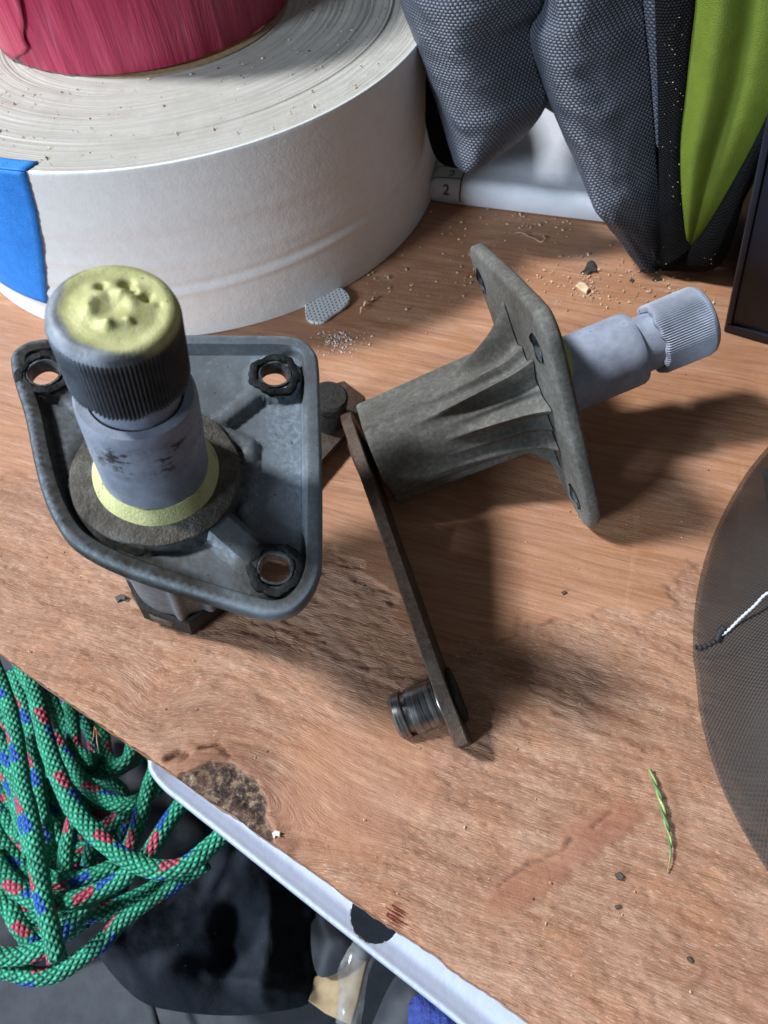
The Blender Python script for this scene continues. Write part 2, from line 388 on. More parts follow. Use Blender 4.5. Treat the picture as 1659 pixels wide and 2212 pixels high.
# ------------------------------------------------------------------ MATERIALS FOR METAL PARTS
def cast_mat(name, dirt=.5, tint=(.165, .205, .245), blue=True):
    w = NT(name, rough=.5, metal=.35, spec=.5)
    n1 = w.noise(1.1, 5, .6); n2 = w.noise(9, 5, .7); n3 = w.noise(40, 3, .7)
    t = np.array(tint)
    c = w.ramp(n1, [(.3, tuple(t*.62)), (.7, tuple(t*1.15))])
    c = w.mix(w.ramp(n2, [(.42, dirt), (.62, 0)]), c, (.075, .066, .055))
    c = w.mix(w.ramp(w.noise(3.2, 6, .75, w.scale(w.co(), (1, 1, 1), (5, 2, 1))), [(.60, 0), (.72, .55 if blue else .3)]), c, (.36, .40, .44) if blue else (.26, .26, .25))
    if blue: # oily grime has settled on the outer rim and round the boss
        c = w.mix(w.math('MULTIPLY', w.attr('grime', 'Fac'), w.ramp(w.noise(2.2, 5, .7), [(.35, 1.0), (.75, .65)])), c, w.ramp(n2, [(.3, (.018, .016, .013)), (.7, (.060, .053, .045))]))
        c = w.mix(w.math('MULTIPLY', w.attr('worn_lit', 'Fac'), w.ramp(n2, [(.35, 1), (.65, .3)])), c, (.30, .38, .47))  # worn lip, and blue light painted into the inner right side
    c = w.mix(w.ramp(w.voro(3.1), [(.04, .9), (.07, 0)]), c, (.03, .028, .025))
    rgh_ = w.ramp(n2, [(.3, .62), (.7, .38)]) if blue else w.ramp(n2, [(.3, .85), (.7, .66)])
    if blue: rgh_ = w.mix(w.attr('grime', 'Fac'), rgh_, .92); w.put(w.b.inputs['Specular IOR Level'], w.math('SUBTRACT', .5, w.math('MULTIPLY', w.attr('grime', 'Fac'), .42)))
    return w.fin(c, rgh_, w.bump(w.math('ADD', n3, w.math('MULTIPLY', n2, .5)), .010, .5), metal=w.ramp(n2, [(.4, .1), (.6, .35)]) if blue else 0.0)
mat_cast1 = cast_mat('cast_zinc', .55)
mat_cast2 = cast_mat('cast_zinc_brown', .6, (.165, .168, .158), False)
mat_cast2.node_tree.nodes['Principled BSDF'].inputs['Specular IOR Level'].default_value = .25
def boss_mat():
    w = NT('boss_grime', rough=.7, metal=.1)
    c = w.ramp(w.noise(1.7, 7, .75), [(.34, (.028, .025, .021)), (.5, (.085, .074, .062)), (.60, (.12, .115, .105)), (.68, (.17, .20, .235))])
    return w.fin(c, .7, w.bump(w.math('ADD', w.noise(22, 5, .7), w.math('MULTIPLY', w.noise(4, 4), 2)), .05, .8))
mat_boss = boss_mat()
w = NT('black_rubber', rough=.6, spec=.2)
mat_rubber = w.fin(w.ramp(w.noise(4, 5, .7), [(.3, (.004, .0045, .005)), (.62, (.012, .013, .015)), (.78, (.06, .07, .085))]), normal=w.bump(w.noise(9, 5, .7), .06, .6))
w = NT('grommet_ring', rough=.4, metal=.3)
mat_ring = w.fin(w.ramp(w.noise(5, 5, .7), [(.35, (.02, .022, .026)), (.6, (.10, .115, .13)), (.75, (.22, .25, .28))]), normal=w.bump(w.noise(20, 4), .02, .6))
def paint_mat(name, yellow_lo=None, yellow_hi=None, side=None, blot=.0, bright=1.0):
    """blue-grey paint over a lime primer; position decides where the primer is bare (it is a different coat of paint)"""
    w = NT(name, rough=.5, spec=.4)
    n = w.noise(2.6, 4, .65); nf = w.noise(30, 4, .7)
    c = w.ramp(n, [(.3, tuple(np.array((.175, .20, .26))*bright)), (.7, tuple(np.array((.27, .305, .39))*bright))])
    X, Y, Z = w.sep(w.co())
    if yellow_lo is not None:
        k = w.math('ADD', Z, w.math('MULTIPLY', w.math('SUBTRACT', w.noise(3, 5, .7), .5), .35))
        if side is not None: k = w.math('ADD', k, w.math('MULTIPLY', w.math('ADD', w.math('MULTIPLY', X, -math.cos(side)), w.math('MULTIPLY', Y, -math.sin(side))), .45))
        c = w.mix(w.ramp(w.math('MULTIPLY', k, .2), [(yellow_lo*.2-.006, .95), (yellow_lo*.2+.006, 0)]), c, (.50, .55, .215))
    if blot: # chips down to dark metal, in a belt
        ch = w.noise(1, 6, .75, w.scale(w.co(), (2.6, 2.6, 4.5)))
        belt = w.ramp(w.math('MULTIPLY', Z, .2), [(blot*.2-.09, 0), (blot*.2-.03, 1), (blot*.2+.07, 1), (blot*.2+.12, .0)])
        c = w.mix(w.math('MULTIPLY', belt, w.ramp(ch, [(.545, 0), (.575, 1)])), c, (.045, .038, .034))
        c = w.mix(w.math('MULTIPLY', belt, w.ramp(w.noise(2.2, 5, .7, w.scale(w.co(), (1, 1, 1), (3, 9, 4))), [(.52, 0), (.62, .6)])), c, (.34, .38, .45))
    c = w.mix(w.ramp(w.voro(2.6), [(.035, .9), (.055, 0)]), c, (.03, .028, .03))
    return w.fin(c, w.ramp(nf, [(.3, .42), (.7, .62)]), w.bump(w.math('ADD', nf, w.math('MULTIPLY', n, 2)), .012, .5))
mat_sleeve1 = paint_mat('stem_paint', .0, blot=2.0)
mat_sleeve2 = paint_mat('stem_paint_light', .72, side=R(-17), bright=1.35)
w = NT('lime_primer', rough=.6)
mat_lime = w.fin(w.mix(w.ramp(w.noise(5, 6, .75), [(.60, 0), (.68, .9)]), w.ramp(w.noise(2, 3), [(.3, (.46, .47, .21)), (.7, (.60, .61, .30))]), (.13, .12, .09)), normal=w.bump(w.noise(18, 5, .7), .04, .7))
def knurl_mat(name, dark, lime):
    w = NT(name, rough=.45, metal=.2 if dark else .0, spec=.5)
    X, Y, Z = w.sep(w.co()); n = w.noise(2.4, 4, .6)
    if dark:
        c = w.ramp(w.noise(5, 4), [(.3, (.018, .018, .02)), (.7, (.05, .052, .058))])
        # blue-grey overspray on the left flank and lower lip of the head
        s = w.math('ADD', w.math('MULTIPLY', X, -.25), w.math('MULTIPLY', Y, .75)) if False else w.attr('overspray', 'Fac')
        c = w.mix(w.math('MULTIPLY', s, w.ramp(n, [(.25, .35), (.6, 1)])), c, (.26, .30, .36))
        c = w.mix(w.attr('lime', 'Fac'), c, w.ramp(w.noise(3, 4), [(.3, (.40, .41, .17)), (.65, (.54, .54, .27))]))
        c = w.mix(w.math('MULTIPLY', w.attr('lime', 'Fac'), w.ramp(w.voro(4.2), [(.05, .8), (.09, 0)])), c, (.10, .10, .04))
    else:
        c = w.ramp(n, [(.3, (.25, .285, .36)), (.7, (.40, .445, .54))])
        c = w.mix(w.attr('ridge', 'Fac'), c, (.50, .54, .62))
    return w.fin(c, .55, w.bump(w.math('ADD', w.noise(30, 4, .7), w.noise(9, 4, .7)), .012, .6))
mat_knurl1 = knurl_mat('dark_knurl', True, True)
mat_knurl2 = knurl_mat('grey_knurl', False, False)
w = NT('rusty_steel', rough=.55, metal=.25)
n2 = w.noise(7, 6, .75)
mat_rust = w.fin(w.mix(w.ramp(w.noise(1.2, 4), [(.4, 0), (.65, .8)]), w.ramp(n2, [(.3, (.028, .016, .011)), (.65, (.10, .052, .034)), (.8, (.16, .10, .07))]), w.ramp(n2, [(.3, (.05, .045, .035)), (.7, (.14, .125, .10))])), normal=w.bump(w.math('ADD', n2, w.math('MULTIPLY', w.noise(30, 4), .5)), .03, .6))
w = NT('black_grime', rough=.8)
mat_grime = w.fin(w.ramp(w.noise(7, 6, .75), [(.3, (.012, .010, .009)), (.7, (.05, .042, .036))]), normal=w.bump(w.noise(10, 6, .8), .12, 1))
w = NT('black_iron', rough=.7)
mat_iron = w.fin(w.ramp(w.noise(6, 6, .75), [(.3, (.008, .007, .006)), (.7, (.028, .024, .021))]), normal=w.bump(w.noise(9, 6, .8), .10, 1))
w = NT('polished_pin', rough=.28, metal=.9)
sx = w.noise(1, 3, .6, w.scale(w.co(), (1, 1, 24)))
mat_pin = w.fin(w.ramp(w.math('ADD', w.math('MULTIPLY', sx, .6), w.math('MULTIPLY', w.noise(4, 4), .4)), [(.35, (.07, .07, .072)), (.5, (.22, .22, .225)), (.68, (.42, .42, .42))]), w.ramp(sx, [(.3, .22), (.7, .45)]), w.bump(sx, .01, .5))

# ------------------------------------------------------------------ SPINDLES
OUT = catmull([(1.30, 3.42), (1.62, 3.58), (1.90, 3.52), (2.14, 3.27), (2.45, 2.62), (3.23, .72), (3.59, -.27), (3.92, -1.2), (3.93, -1.6), (3.74, -1.9), (3.42, -2.08), (2.41, -2.41), (1.04, -2.84), (-.61, -3.32), (-1.08, -3.41), (-1.51, -3.35), (-1.83, -3.18), (-2.02, -2.88), (-2.07, -2.5), (-2.06, -1.7), (-2.02, -.6), (-1.94, .17), (-1.77, .79), (-1.49, 1.22), (-1.04, 1.67), (-.4, 2.16), (.37, 2.69), (.95, 3.16)], 5, True)
HOL = [(1.40, 2.82), (2.86, -1.32), (-1.16, -2.62)]
HR = .34
RIM = .33
def plate_top(Q):
    d = poly_dist(Q, OUT); z = RIM-(RIM-.10)*sstep(.27, .37, d)
    z -= .09*(1-np.clip(d/.09, 0, 1))**2
    b = np.linalg.norm(Q, axis=1)
    sh = .30-.30*sstep(1.46, 1.60, b); 
    z = np.maximum(z, np.where(b < 1.62, .04+sh, 0))
    for h, rr, hh in ((HOL[0], .56, .27), (HOL[1], .56, .28), (HOL[2], .56, .25)):
        dh = np.linalg.norm(Q-np.array(h), axis=1)
        z = np.maximum(z, (hh+.0)*(1-sstep(rr-.06, rr+.10, dh)))
    for A, B, ww, hh in (((1.0, -.4), (2.5, -1.15), .17, .27), ((-.5, -1.2), (-1.0, -2.2), .30, .30), ((.6, 1.2), (1.2, 2.4), .18, .22), ((1.55, .5), (1.2, -1.35), .14, .24), ((1.2, -1.35), (-.2, -1.75), .14, .22)):
        z = np.maximum(z, hh*(1-sstep(ww-.05, ww+.09, seg_dist(Q, A, B))))
    return z+.012*(fbm(Q[:, 0]*3, Q[:, 1]*3, 3)-.5)
def plate_bot(Q):
    d = poly_dist(Q, OUT)
    return -.02+.07*(1-np.clip(d/.12, 0, 1))**2+.012*(fbm(Q[:, 0]*3+9, Q[:, 1]*3, 3)-.5)
def circ(c, r, n): return [(c[0]+r*math.cos(t), c[1]+r*math.sin(t)) for t in np.linspace(0, 2*math.pi, n, endpoint=False)]
def build_plate():
    st = .075; xs = np.arange(-2.2, 4.1, st); ys = np.arange(-3.6, 3.75, st)
    G = np.array([(x+(st/2 if j % 2 else 0), y) for j, y in enumerate(ys) for x in xs])
    G = G[inside(G, OUT)]; d = poly_dist(G, OUT); G = G[(d > .12) & ((d < .20) | (d > .44))]
    for h in HOL: G = G[np.linalg.norm(G-np.array(h), axis=1) > HR+.03]
    OD = resample(np.r_[OUT, OUT[:1]], 421)[:-1]
    co = [tuple(p) for p in OD]; edges = [(i, (i+1) % len(OD)) for i in range(len(OD))]
    loops = []
    for h in HOL:
        o = len(co); c = circ(h, HR, 28); co += c; edges += [(o+i, o+(i+1) % 28) for i in range(28)]; loops.append(list(range(o, o+28)))
    co += [tuple(p) for p in G]
    # offset rings for crisp rim walls
    Pn = OD; e = np.roll(Pn, -2, 0)-np.roll(Pn, 2, 0); nn = np.stack([e[:, 1], -e[:, 0]], 1); nn /= np.linalg.norm(nn, axis=1)[:, None]
    if inside(Pn[:1]+nn[:1]*.05, OUT)[0] == False: nn = -nn
    for dd in (.02, .05, .085, .25, .28, .31, .34, .375, .40): co += [tuple(p) for p in Pn+nn*dd]
    vs, es, fs, ov, oe, of = delaunay_2d_cdt([Vector(c) for c in co], edges, [], 1, 1e-5)
    Q = np.array([tuple(v) for v in vs]); tris = []
    for f in fs:
        c = Q[list(f)].mean(0)
        if any(np.linalg.norm(c-np.array(h)) < HR*.99 for h in HOL): continue
        f = list(f); a, b, cc = Q[f[0]], Q[f[1]], Q[f[2]]
        if (b[0]-a[0])*(cc[1]-a[1])-(b[1]-a[1])*(cc[0]-a[0]) < 0: f = f[::-1]
        tris.append(tuple(f))
    # drop triangles outside the outline (concave spots)
    cen = np.array([Q[list(f)].mean(0) for f in tris]); ok = inside(cen, OUT); tris = [t for t, k in zip(tris, ok) if k]
    n = len(Q); V = np.concatenate([np.c_[Q, plate_top(Q)], np.c_[Q, plate_bot(Q)]])
    Fc = list(tris)+[tuple(i+n for i in t[::-1]) for t in tris]
    # walls on boundary edges
    cnt = {}
    for t in tris:
        for i in range(3): cnt[(t[i], t[(i+1) % 3])] = 1
    for (a, b) in list(cnt):
        if (b, a) not in cnt: Fc.append((b, a, a+n, b+n))
    return V, Fc
PLV, PLF = build_plate()
FINS = ((18, 1.05, 1.9, .075), (-6, .30, 3.0, .06), (-24, .80, 3.2, .07), (-40, .22, 2.2, .06), (-54, .72, 2.5, .07), (-74, .25, 2.6, .06), (-92, .45, 3.3, .08), (70, .55, 1.2, .07), (118, .5, 1.6, .08), (165, .35, 1.5, .08), (-150, .4, 1.5, .08), (-118, .6, 1.0, .07))
def fins(th, z):
    r = np.zeros_like(th)
    for a, k, ln, wd in FINS:
        d = (th-R(a)+np.pi) % (2*np.pi)-np.pi
        t = max(0.0, min(1.0, (z+ln)/ln))
        r = r+k*t**1.35*np.exp(-np.abs(d/(wd*(1+.5*t)))**1.6)
    return r
_LIM = None
def housing_r(th, r, z):
    global _LIM
    f = .10*(z+4.1)/4.1+.30*np.clip((z+.7)/.7, 0, 1)**2.2
    rr = r+f+fins(th, z)
    lng = np.zeros_like(th)
    for a, kk in ((R(50), .17), (R(118), .15), (R(-160), .15), (R(-128), .16), (R(0), .05)):
        d = (th-a+np.pi) % (2*np.pi)-np.pi; lng = lng+kk*np.exp(-np.abs(d/.10)**2.5)
    # never past the edge of the plate
    lim = np.full_like(th, 2.0); c = np.stack([np.cos(th), np.sin(th)], 1)
    if _LIM is not None: return np.minimum(rr+lng, _LIM)
    for i in range(len(th)):
        t = np.arange(1.2, 4.6, .01); P = c[i]*t[:, None]; ins = inside(P, OUT); lim[i] = t[ins][-1]-.14 if ins.any() else 1.2
    _LIM = lim
    return np.minimum(rr+lng, lim)
def build_housing():
    prof = [(1.02, -4.18), (1.15, -4.16), (1.18, -4.1)]+[(1.18+.0*z, z) for z in np.linspace(-4.0, -.05, 60)]
    V, Fc = lathe(prof, 240, housing_r)
    # open socket at the lever end
    th = np.linspace(0, 2*np.pi, 240, endpoint=False); o = len(V)
    ringz = [(.80, -4.18), (.78, -3.7)]
    for r, z in ringz: V = np.concatenate([V, np.c_[r*np.cos(th), r*np.sin(th), np.full(240, z)]])
    for j in range(240):
        b = (j+1) % 240
        Fc.append((o+j, o+b, b, j)); Fc.append((o+240+j, o+240+b, o+b, o+j))
    Fc.append(tuple(o+240+j for j in range(240)))
    return V, [f[::-1] for f in Fc] if False else Fc
HOV, HOF = build_housing()
def build_knurl(zb, zt, rk, n=92, dark=True, open_end=False):
    seg = n*6
    def rf(th, r, z):
        if z < zb+.001 or z > zt-.16: return np.full_like(th, r)
        k = np.cos(th*n); return r+.020*np.sign(k)*np.abs(k)**.6
    zz = np.linspace(zb+.04, zt-.17, 9)
    prof = [(rk-.14, zb+.05), (rk-.13, zb), (rk-.04, zb)]+[(rk, z) for z in zz]+[(rk+.004, zt-.15), (rk-.02, zt-.07), (rk-.07, zt-.02), (rk-.13, zt)]
    V, Fc = lathe(prof, seg, rf)
    Zv = V[:, 2]; rad = np.hypot(V[:, 0], V[:, 1])
    # ragged lower lip
    m = np.abs(Zv-zb) < .06; thv = np.arctan2(V[:, 1], V[:, 0]); V[m, 2] += .03*np.sin(thv[m]*5)+.02*np.sin(thv[m]*13+1)
    # top face: torn ring-shaped swage marks round a central dimple
    o = len(V); rs = np.linspace(rk-.16, .02, 26); th = np.linspace(0, 2*np.pi, seg, endpoint=False)[::6]; ns = len(th); W = []
    for r in rs:
        x, y = r*np.cos(th), r*np.sin(th)
        lob = .55+.6*np.clip(fbm(np.cos(th)*1.6+5, np.sin(th)*1.6+5, 2)*2-.8, 0, 1)
        h = .11*np.exp(-((r-.27)/.10)**2)*lob*(.35+.65*np.cos(1.5*th+.6)**2)-.02*np.exp(-(r/.10)**2)+.02*np.exp(-((r-.62)/.04)**2)*0
        for a_, r_, dp, s_ in ((.0, .46, .15, .08), (-.75, .47, .14, .07), (.75, .42, .12, .06), (-.35, .40, .10, .05), (3.4, .30, -.05, .08), (4.3, .33, -.05, .06), (5.2, .60, .03, .04)):
            d2 = (x-r_*np.cos(a_))**2+(y-r_*np.sin(a_))**2; h = h-dp*np.exp(-d2/s_**2)
        h = h-.02*np.exp(-((r-.58)/.1)**2)+.012*(fbm(x*6, y*6, 3)-.5)
        W.append(np.c_[x, y, zt-.0+h*(.98 if dark else .4)])
    W = np.concatenate(W); V = np.concatenate([V, W]); Fc += [f for f in grid_faces(26, ns, o, True)]
    last = o-seg
    for j in range(ns):
        b = (j+1) % ns; a0 = last+j*6; a1 = last+(b*6 if b else 0)
        for k in range(6): Fc.append((last+(j*6+k), last+((j*6+k+1) % seg), o+j if k < 3 else o+b))
        Fc.append((last+j*6+3, o+b, o+j))
    Fc.append(tuple(o+25*ns+j for j in range(ns)))
    rad = np.hypot(V[:, 0], V[:, 1]); thv = np.arctan2(V[:, 1], V[:, 0])
    return V, Fc, rad, thv, rk, zt
def spindle(label, loc, rot, mirror, arm_ang, P):
    s = -1.0 if mirror else 1.0
    def fx(V, Fc):
        V = np.array(V, float)
        if mirror: V[:, 1] *= -1; Fc = [f[::-1] for f in Fc]
        return V, Fc
    root = thing('wiper_spindle', label, 'wiper spindle', loc, rot, 'old wiper spindles on the worktop')
    def part(name, V, Fc, m, sharp=40, parent=root, **k):
        V, Fc = fx(V, Fc); return mesh_obj(name, V, Fc, m, parent, sharp=sharp, **k)
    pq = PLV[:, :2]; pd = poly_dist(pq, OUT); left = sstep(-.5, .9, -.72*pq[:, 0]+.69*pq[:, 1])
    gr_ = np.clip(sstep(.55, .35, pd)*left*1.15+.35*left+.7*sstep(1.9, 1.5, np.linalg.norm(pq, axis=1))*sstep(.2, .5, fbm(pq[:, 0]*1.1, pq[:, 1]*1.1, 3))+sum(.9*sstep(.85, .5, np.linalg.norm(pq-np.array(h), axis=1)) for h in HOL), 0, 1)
    wo_ = np.clip(sstep(.36, .40, pd)*sstep(1.6, 2.6, .45*pq[:, 0]-.89*pq[:, 1])*.9+sstep(.0, .06, pd)*sstep(.12, .07, pd)*.6, 0, 1)  # wear along the lip, plus inner right side coloured paler as if lit from left
    part('mounting_plate', PLV, PLF, P['plate'], 50, attrs=dict(grime=gr_, worn_lit=wo_))
    part('housing', HOV, HOF, P['housing'], 60)
    # raised boss
    V, Fc = lathe([(1.50, .30), (1.49, .345), (1.44, .37), (1.2, .385), (1.08, .40), (1.02, .47)], 96, lambda th, r, z: r+.015*np.sin(th*3+1)+.01*np.sin(th*11))
    part('boss', V, Fc, mat_boss)
    V, Fc = lathe([(1.13, .38), (1.11, .42), (1.05, .50), (.985, .62), (.955, .66), (.93, .66)], 96, lambda th, r, z: r+.014*np.sin(th*2)+.004*np.sin(th*7+2))
    part('primer_ring', V, Fc, mat_lime if P['ring'] else P['sleeve'])
    rt = .935
    V, Fc = lathe([(rt, .4), (rt, 1.0), (rt, 1.6), (rt-.005, 2.0), (rt, 2.5), (rt-.01, 2.66), (rt-.05, 2.74), (.74, 2.75)], 96, lambda th, r, z: r+.006*np.sin(th*4+z*3))
    part('sleeve', V, Fc, P['sleeve'])
    V, Fc = lathe([(.70, 2.70), (.70, 2.9), (.69, 3.0), (.70, 3.1), (.70, 3.5)], 72)
    part('neck', V, Fc, P['neck'])
    V, Fc, rad, thv, rk, zt = build_knurl(3.2, 4.55, .86, dark=P['dark'])
    if P['dark']:
        q = (np.cos(thv-P['spray'])); Z = V[:, 2]
        ov = np.clip(sstep(.35, .95, q)*.8+.7*sstep(4.28, 4.45, Z)*sstep(-.1, .8, q)+.25*sstep(3.4, 3.2, Z), 0, 1)
        cx_, cy_ = .10*math.cos(P['spray']), .10*math.sin(P['spray'])
        off = np.hypot(V[:, 0]+cx_*1.6, V[:, 1]+cy_*1.6)
        lm = sstep(.86, .76, off+.10*(fbm(V[:, 0]*4, V[:, 1]*4, 3)-.5))*sstep(4.36, 4.44, Z)
        part('knurled_cap', V, Fc, P['knurl'], 55, attrs=dict(overspray=ov, lime=lm))
    else:
        rid = sstep(.87, .882, rad)*.7
        part('knurled_cap', V, Fc, P['knurl'], 55, attrs=dict(ridge=rid))
    # rubber grommets with a thin steel ring
    for k, h in enumerate(HOL):
        hh = (.27, .28, .25)[k]
        seed = k*2.1+(3 if mirror else 0)
        V, Fc = lathe([(.335, -.04), (.345, .1), (.335, hh), (.36, hh+.06), (.43, hh+.075), (.50, hh+.05), (.52, hh-.02)], 64, lambda th, r, z: r+(.020*np.sin(th*3+seed)+.016*np.sin(th*7+seed*2)+.010*np.sin(th*17+seed))*(1 if z > .1 else 0))
        V[:, 2] += .02*np.sin(np.arctan2(V[:, 1], V[:, 0])*4+seed)
        V[:, :2] += np.array(h); g_ = part('rubber_grommet', V, [f[::-1] for f in Fc], mat_rubber)
        V, Fc = lathe([(.27, -.02), (.27, hh-.02), (.285, hh+.035), (.325, hh+.035), (.333, hh-.02), (.333, -.02)], 56, lambda th, r, z: r+.006*np.sin(th*4+seed))
        V[:, :2] += np.array(h)+.008; part('steel_bush', V, [f[::-1] for f in Fc], mat_ring)
    # shaft stub between housing and lever
    V, Fc = lathe([(.42, -4.7), (.42, -3.8)], 40); part('shaft', V, Fc, mat_grime)
    # lever
    L = P['L']; d = arm_ang*s
    LA = P.get('la', 6.4); le = P.get('le', 0)
    w0, w1 = P['w']
    pl = [(-1.28, -.25*w0), (-1.15, -.65*w0), (-.8, -.92*w0), (-.2, -w0), (.6, -w0), (2.2, -w1*.98), (4.6, -w1), (5.7, -w1), (6.35, -w1*.96), (6.7, -w1*.75), (7.05+le, -w1*.55), (7.12+le, w1*.55), (6.8, w1*.8), (6.3, w1), (5.6, w1), (4.5, w1), (2.2, w1*.98), (.6, w0), (-.2, w0), (-.8, .92*w0), (-1.15, .65*w0), (-1.28, .25*w0)]
    dense = []
    for i in range(len(pl)):
        a, b = np.array(pl[i]), np.array(pl[(i+1) % len(pl)]); n = max(1, int(np.linalg.norm(b-a)/.25))
        for t in range(n): dense.append(a+(b-a)*t/n)
    dense = np.array(dense)
    V, Fc = prism(dense, -L-.15, -L+.15, .025)
    lv = V.copy(); V[:, 0], V[:, 1] = lv[:, 0]*math.cos(d)-lv[:, 1]*math.sin(d), lv[:, 0]*math.sin(d)+lv[:, 1]*math.cos(d)
    lever = part('lever', V, Fc, mat_rust, 30)
    pc = np.array([LA*math.cos(d), LA*math.sin(d)])
    # pin with a circlip groove
    sg = P['pin']
    prof = [(.50, .10), (.50, .16), (.485, .19), (.50, .24), (.50, .80), (.495, .84), (.42, .845), (.42, .95), (.50, .96), (.505, 1.0), (.50, 1.14), (.44, 1.20), (.0, 1.21)]
    V, Fc = lathe(prof, 64); V[:, 2] = -L+sg*V[:, 2]; V[:, :2] += pc
    if sg < 0: Fc = [f[::-1] for f in Fc]
    part('pin', V, Fc, mat_pin if P['shiny'] else mat_grime, 35, parent=lever)
    hx = [(r*math.cos(t), r*math.sin(t)) for t, r in zip(np.linspace(0, 2*math.pi, 14, endpoint=False), [.56, .60, .57, .61, .58, .55, .60, .57, .61, .56, .59, .57, .60, .58])]
    z0, z1 = (-L-.15-.10, -L-.14) if sg > 0 else (-L+.14, -L+.27)
    V, Fc = prism(np.array(hx)+pc, z0, z1, .03); part('rivet_head', V, Fc, mat_grime, 30, parent=lever)
    if P['foot']:
        hx = [(1.05*math.cos(t)*rr, 1.05*math.sin(t)*rr) for t, rr in ((.2, 1), (1.0, .92), (1.9, 1), (2.7, .95), (3.6, 1.02), (4.4, .93), (5.3, 1.0))]
        V, Fc = prism(np.array(hx)*1.34, -L-.15-P['foot'], -L+.42, .07); part('hub_block', V, Fc, mat_iron, 30)
    else:
        V, Fc = lathe([(.0, -L-.22), (.55, -L-.22), (.60, -L-.19), (.60, -L-.10)], 40); part('hub_rivet', V, [f[::-1] for f in Fc], mat_rust, 35)
    return root
def rotm(rx, ry, rz):
    cx, sx, cy, sy, cz, sz = math.cos(rx), math.sin(rx), math.cos(ry), math.sin(ry), math.cos(rz), math.sin(rz)
    X = np.array([[1, 0, 0], [0, cx, -sx], [0, sx, cx]]); Y = np.array([[cy, 0, sy], [0, 1, 0], [-sy, 0, cy]]); Z = np.array([[cz, -sz, 0], [sz, cz, 0], [0, 0, 1]])
    return Z@Y@X
spindle('wiper spindle standing upright, lime paint on top of its dark knurled cap', (-4.085, 8.423, 4.971), rotm(.22464, -.05288, 1.2243), False, -.3567,
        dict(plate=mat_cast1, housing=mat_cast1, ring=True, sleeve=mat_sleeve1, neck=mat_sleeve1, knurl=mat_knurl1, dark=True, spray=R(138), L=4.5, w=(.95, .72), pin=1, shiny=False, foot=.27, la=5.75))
spindle('brown-grey wiper spindle lying on its side, pale grey cap, shiny pin on its lever', (3.989, 12.202, 1.96), rotm(.05177, -1.3530, -3.0265), True, 1.67837,
        dict(plate=mat_cast2, housing=mat_cast2, ring=False, sleeve=mat_sleeve2, neck=paint_mat('neck_paint', bright=1.35), knurl=mat_knurl2, dark=False, L=4.5, w=(.85, .72), pin=-1, shiny=True, foot=0, le=.35))

# ------------------------------------------------------------------ TAPE ROLLS
TX, TY, TR_, TH, TC = -5.158, 26.886, 8.845, 5.617, 4.1
roll = thing('masking_tape_roll', 'wide roll of white masking tape lying flat, dusty side up, a red roll on it', 'tape roll', (TX, TY, 0))
w = NT('white_tape_face', rough=.75)
X, Y, Z = w.sep(w.co()); rad = w.math('SQRT', w.math('ADD', w.math('MULTIPLY', X, X), w.math('MULTIPLY', Y, Y)))
rw = w.math('ADD', rad, w.math('MULTIPLY', w.noise(.25, 2), .5))
rn = w.noise(1, 3, .6, w.comb(w.math('MULTIPLY', rw, 16), w.math('MULTIPLY', w.noise(.3, 1), 2)))
c = w.ramp(rn, [(.3, (.37, .36, .33)), (.7, (.50, .485, .45))])
c = w.mix(w.ramp(w.noise(5, 5, .7), [(.5, 0), (.75, .35)]), c, (.40, .37, .31))
c = w.mix(w.ramp(w.voro(1.7), [(.04, .8), (.06, 0)]), c, (.10, .08, .06))
mat_face = w.fin(w.mix(w.ramp(w.noise(1.2, 5, .7, w.scale(w.co(), (1, 1, 1), (3, 3, 3))), [(.45, 0), (.6, .5)]), c, (.36, .34, .30)), .75, w.bump(w.math('ADD', w.math('MULTIPLY', rn, .9), w.math('MULTIPLY', w.noise(22, 4, .7), .5)), .035, .7))
w = NT('white_tape_back', rough=.62)
X, Y, Z = w.sep(w.co())
crease = w.noise(1, 3, .5, w.scale(w.co(), (.12, .12, 1.1)))
c = w.ramp(w.noise(3, 4), [(.3, (.75, .755, .75)), (.7, (.81, .815, .81))])
mat_back = w.fin(c, .6, w.bump(w.math('ADD', w.math('MULTIPLY', crease, 1.2), w.math('ADD', w.math('MULTIPLY', w.noise(14, 4, .7), .22), w.math('MULTIPLY', w.noise(3.5, 3), .5))), .04, .6))
rr = np.linspace(TC, TR_-.06, 150); hz = np.cumsum(rng.normal(0, .006, 150)); hz -= np.linspace(hz[0], hz[-1], 150); hz += rng.normal(0, .005, 150)
prof = [(r, TH+h) for r, h in zip(rr, hz)]
V, Fc = lathe(prof, 220); a1_ = np.arctan2(V[:, 1], V[:, 0])
V[:, 2] += .012*np.sin(a1_*2+np.hypot(V[:, 0], V[:, 1])*1.5)
mesh_obj('layered_side', V, [f[::-1] for f in Fc], mat_face, roll, sharp=60)
zz = np.linspace(TH-.03, .02, 60)
prof = [(TR_-.06, TH+.0), (TR_-.02, TH-.005)]+[(TR_, z) for z in zz]
def outer_r(th, r, z):
    k = .05*np.exp(-((z-(1.55+.35*np.sin(th*1.3+.5)))/.10)**2)-.05*np.exp(-((z-(1.75+.35*np.sin(th*1.3+.5)))/.12)**2)
    k = k+.03*np.exp(-((z-(3.1+.5*np.sin(th*.9)))/.2)**2)-.03*sstep(3.4, 3.0, z+.5*np.sin(th))*sstep(2, 2.6, z)
    return r+(k if r >= TR_-.001 else 0)
V, Fc = lathe(prof, 220, outer_r); mesh_obj('tape_back', V, [f[::-1] for f in Fc], mat_back, roll, sharp=50)
w = NT('cardboard', rough=.8)
